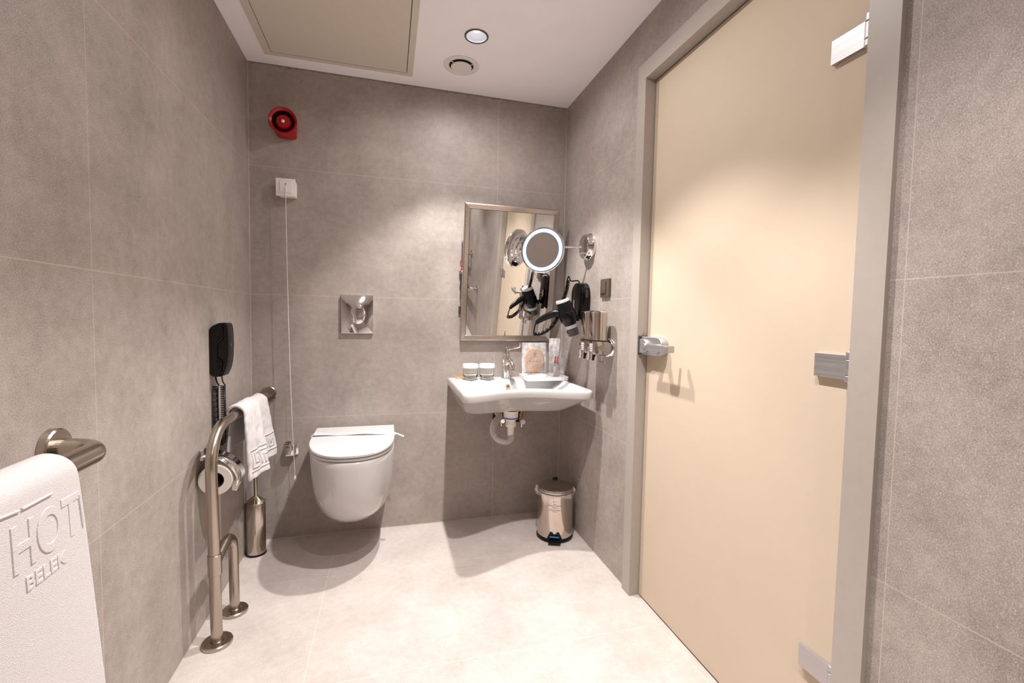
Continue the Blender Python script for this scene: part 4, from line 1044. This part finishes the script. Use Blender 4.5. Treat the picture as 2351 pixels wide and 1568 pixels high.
bm = BM(); lathe(bm, [(0.0273, 0.001), (0.0262, 0.099), (0.0, 0.0985)], (RC.x, RY0, RC.z), (0,1,0), 32, False, False); lathe(bm, [(0.0262, 0.0), (0.0276, -0.0003)], (RC.x, RY0, RC.z), (0,1,0), 32, False, False); obj('cardboard_core', bm, 'core', tr_)
bm = BM(); q = [(0.1115, -0.658, 0.530), (0.1115, -0.568, 0.530), (0.111, -0.568, 0.490), (0.107, -0.61, 0.474), (0.106, -0.652, 0.492)]
bm.faces.new([bm.verts.new(p) for p in q]); obj('loose_sheet', bm, 'paper', tr_, smooth=False)

# ------------------------------------------------------------------ toilet brush
BX, BY = 0.0455, -0.128
bh = thing('brush_holder', (BX, BY, 0), 'tall cylindrical steel toilet brush holder on the floor in the left corner', 'brush holder')
bm = BM(); lathe(bm, [(0.0405, 0.006), (0.0405, 0.240), (0.0400, 0.2415)], (BX, BY, 0), (0,0,1), 48); obj('cylinder', bm, 'brush_steel', bh)
bm = BM(); lathe(bm, [(0.0425, 0.0006), (0.0430, 0.004), (0.0420, 0.0085), (0.0400, 0.009)], (BX, BY, 0), (0,0,1), 48); obj('base_ring', bm, 'black_pl', bh)
tbh = thing('toilet_brush', (BX, BY, 0.2418), 'upright steel brush handle and conical cap in the brush holder', 'toilet brush')
bm = BM(); lathe(bm, [(0.0415, 0.2418), (0.0415, 0.246), (0.036, 0.251), (0.014, 0.269), (0.0085, 0.272)], (BX, BY, 0), (0,0,1), 48); obj('conical_cap', bm, 'brush_steel', tbh)
bm = BM(); lathe(bm, [(0.0078, 0.271), (0.0078, 0.376), (0.0070, 0.380), (0.0, 0.381)], (BX, BY, 0), (0,0,1), 24, True, False); obj('handle', bm, 'steel', tbh)

# ------------------------------------------------------------------ pedal bin
QX, QY, QR = 1.459, -0.275, 0.0895
tb_ = thing('pedal_bin', (QX, QY, 0), 'small polished steel pedal bin in the corner under the washbasin', 'bin')
bm = BM(); lathe(bm, [(QR, 0.016), (QR, 0.236), (QR - 0.002, 0.238)], (QX, QY, 0), (0,0,1), 64); body = obj('bin_body', bm, 'bin_steel', tb_)
bm = BM(); lathe(bm, [(QR + 0.002, 0.0006), (QR + 0.004, 0.004), (QR + 0.0035, 0.014), (QR + 0.001, 0.019)], (QX, QY, 0), (0,0,1), 64); obj('base_ring', bm, 'black_pl', tb_)
bm = BM(); lathe(bm, [(QR + 0.001, 0.2415), (QR + 0.0015, 0.243), (QR + 0.0005, 0.257), (QR - 0.001, 0.2595), (QR - 0.004, 0.2605), (QR - 0.03, 0.2625), (0.0, 0.2635)], (QX, QY, 0), (0,0,1), 64, True, False); obj('bin_lid', bm, 'bin_lid', tb_)
bm = BM(); lathe(bm, [(QR + 0.0015, 0.2375), (QR + 0.003, 0.2385), (QR + 0.003, 0.2405), (QR + 0.001, 0.2412)], (QX, QY, 0), (0,0,1), 64); obj('rim_ring', bm, 'dark_grey', tb_)
bm = BM()
hdx, hdy = 0.35, 0.937
for k in (-1, 0, 1):
    cxp = QX + hdx*(QR - 0.004) + k*0.010; box(bm, cxp - 0.0025, cxp + 0.0025, QY + hdy*QR - 0.004, QY + hdy*QR + 0.010, 0.245, 0.268, 0.001)
obj('lid_hinge', bm, 'black_pl', tb_)
# pedal points at the viewer
pd = Vector((-0.36, -0.933, 0)).normalized(); px = Vector((-pd.y, pd.x, 0))
pm = Matrix((( px.x, pd.x, 0, QX), (px.y, pd.y, 0, QY), (0, 0, 1, 0), (0, 0, 0, 1)))
bm = BM()
prism_pts = [(-0.040, 0.016), (0.040, 0.016), (0.022, 0.056), (-0.022, 0.056)]
A_ = [bm.verts.new(pm @ Vector((u, sqrt(max((QR+0.001)**2 - u*u, 0)), z))) for u, z in prism_pts]
B_ = [bm.verts.new(pm @ Vector((u*.9, sqrt(max((QR+0.001)**2 - u*u, 0)) + (0.010 if z < 0.03 else 0.001), z))) for u, z in prism_pts]
ring_faces(bm, A_, B_); bm.faces.new(B_)
obj('pedal_guard', bm, 'black_pl', tb_, smooth=False)
bm = BM(); box(bm, -0.030, 0.030, QR + 0.002, QR + 0.030, 0.010, 0.018, 0.003, mtx=pm); obj('pedal', bm, 'black_pl', tb_)
bm = BM(); box(bm, -0.024, 0.022, QR + 0.0045, QR + 0.0115, 0.033, 0.037, 0.001, mtx=pm); obj('blue_tape', bm, mat('blue_film', (0.03, 0.16, 0.42), 0.15), tb_)
# printed text wrapped round the body
a_c = atan2(pd.y, pd.x) - 0.02
def on_bin(du, cz): return lambda u, v, w: Vector((QX + (QR + 0.0004 + w) * cos(a_c + (u + du)/QR), QY + (QR + 0.0004 + w) * sin(a_c + (u + du)/QR), cz + v))
tb = text_bm('GERİ', 0.0066, 0.00012, on_bin(0, 0.196))
for body_, z_, s_z in (('DÖNÜŞTÜRÜLEMEYEN', 0.1880, 0.0064), ('ATIKLAR', 0.1800, 0.0064), ('NON-RECYCLABLE', 0.1660, 0.0064), ('WASTE', 0.1585, 0.0064)):
    merge(tb, text_bm(body_, s_z, 0.00012, on_bin(0, z_)))
merge(tb, text_bm('ITW', 0.006, 0.0001, on_bin(0.004, 0.2085)))
for k in range(1):
    pts = [(cos(t)*0.0026 - 0.0065, sin(t)*0.0026 + 0.2085) for t in [2*pi*i/14 for i in range(14)]]
    f_ = on_bin(0, 0); tb.faces.new([tb.verts.new(f_(u, v, 0.0002)) for u, v in pts])
for i in range(12):
    f_ = on_bin(0, 0); u0 = -0.018 + i*0.003
    tb.faces.new([tb.verts.new(f_(u, v, 0.0002)) for u, v in ((u0, 0.1733), (u0 + 0.003, 0.1733), (u0 + 0.003, 0.1737), (u0, 0.1737))])
obj('printed_text', tb, 'ink_black', body, smooth=False)
# liner
bm = BM(); seg = 72; R0 = []; R1 = []; R2 = []
for k in range(seg):
    a = 2*pi*k/seg; fl = 0.010 + 0.004*sin(3*a + 1) + 0.0025*sin(11*a)
    fl += 0.010*max(0, cos(a - radians(190)))**3
    dr = 0.010 + 0.006*sin(5*a)
    R0.append(bm.verts.new((QX + (QR + 0.0035)*cos(a), QY + (QR + 0.0035)*sin(a), 0.2395)))
    R1.append(bm.verts.new((QX + (QR + fl)*cos(a), QY + (QR + fl)*sin(a), 0.241 - 0.002*sin(7*a))))
    R2.append(bm.verts.new((QX + (QR + 0.002 + fl*.55)*cos(a), QY + (QR + 0.002 + fl*.55)*sin(a), 0.232 - dr)))
ring_faces(bm, R0, R1); ring_faces(bm, R1, R2)
single('bin_liner', bm, 'liner', (QX, QY, 0.22), 'translucent plastic liner folded over the pedal bin rim', 'bin liner')

# ------------------------------------------------------------------ lights
def spot(x, y, power, size, blend, z=H - 0.010, rad=0.020, col=(1.0, 0.955, 0.935)):
    l = bpy.data.lights.new('downlight_lamp', 'SPOT'); l.energy = power; l.spot_size = radians(size); l.spot_blend = blend
    l.shadow_soft_size = rad; l.color = col
    o = bpy.data.objects.new('downlight_lamp', l); o.location = (x, y, z); COL.objects.link(o)
for i, (lx, ly) in enumerate(LIGHTS):
    k = (1.0, 1.0, 0.55, 0.9)[i]
    spot(lx, ly, 84*k, 89, 0.40)
    spot(lx, ly, 60*k, 74, 1.0)
    spot(lx, ly, 10*k, 136, 0.9)
    if i != 2: spot(lx, ly, 10*k, 178, 0.5)
w = bpy.data.worlds.new('World'); SC.world = w; w.use_nodes = True
w.node_tree.nodes['Background'].inputs[0].default_value = (0.9, 0.85, 0.82, 1); w.node_tree.nodes['Background'].inputs[1].default_value = 0.02

# ------------------------------------------------------------------ camera
f, CX, CY, CZ, YAW, PIT, ROL = 1039.586, 0.6293, -2.4033, 1.1139, 0.2679, -0.0540, 0.0186
fw_ = Vector((sin(YAW)*cos(PIT), cos(YAW)*cos(PIT), sin(PIT))); r_ = Vector((cos(YAW), -sin(YAW), 0)); u_ = r_.cross(fw_)
r2 = r_*cos(ROL) + u_*sin(ROL); u2 = -r_*sin(ROL) + u_*cos(ROL)
cam = bpy.data.cameras.new('camera'); co_ = bpy.data.objects.new('camera', cam); COL.objects.link(co_)
mt_ = Matrix((r2, u2, -fw_)).transposed().to_4x4(); mt_.translation = (CX, CY, CZ); co_.matrix_world = mt_
cam.sensor_fit = 'HORIZONTAL'; cam.sensor_width = 36; cam.lens = f/2351*36; cam.clip_start = 0.02
SC.camera = co_
SC.view_settings.view_transform = 'Standard'; SC.view_settings.look = 'None'
SC.view_settings.exposure = 0.0; SC.view_settings.gamma = 1.0
SC.cycles.max_bounces = 12; SC.cycles.diffuse_bounces = 8; SC.cycles.glossy_bounces = 6; SC.cycles.transmission_bounces = 8
SC.cycles.transparent_max_bounces = 12; SC.cycles.sample_clamp_indirect = 6.0
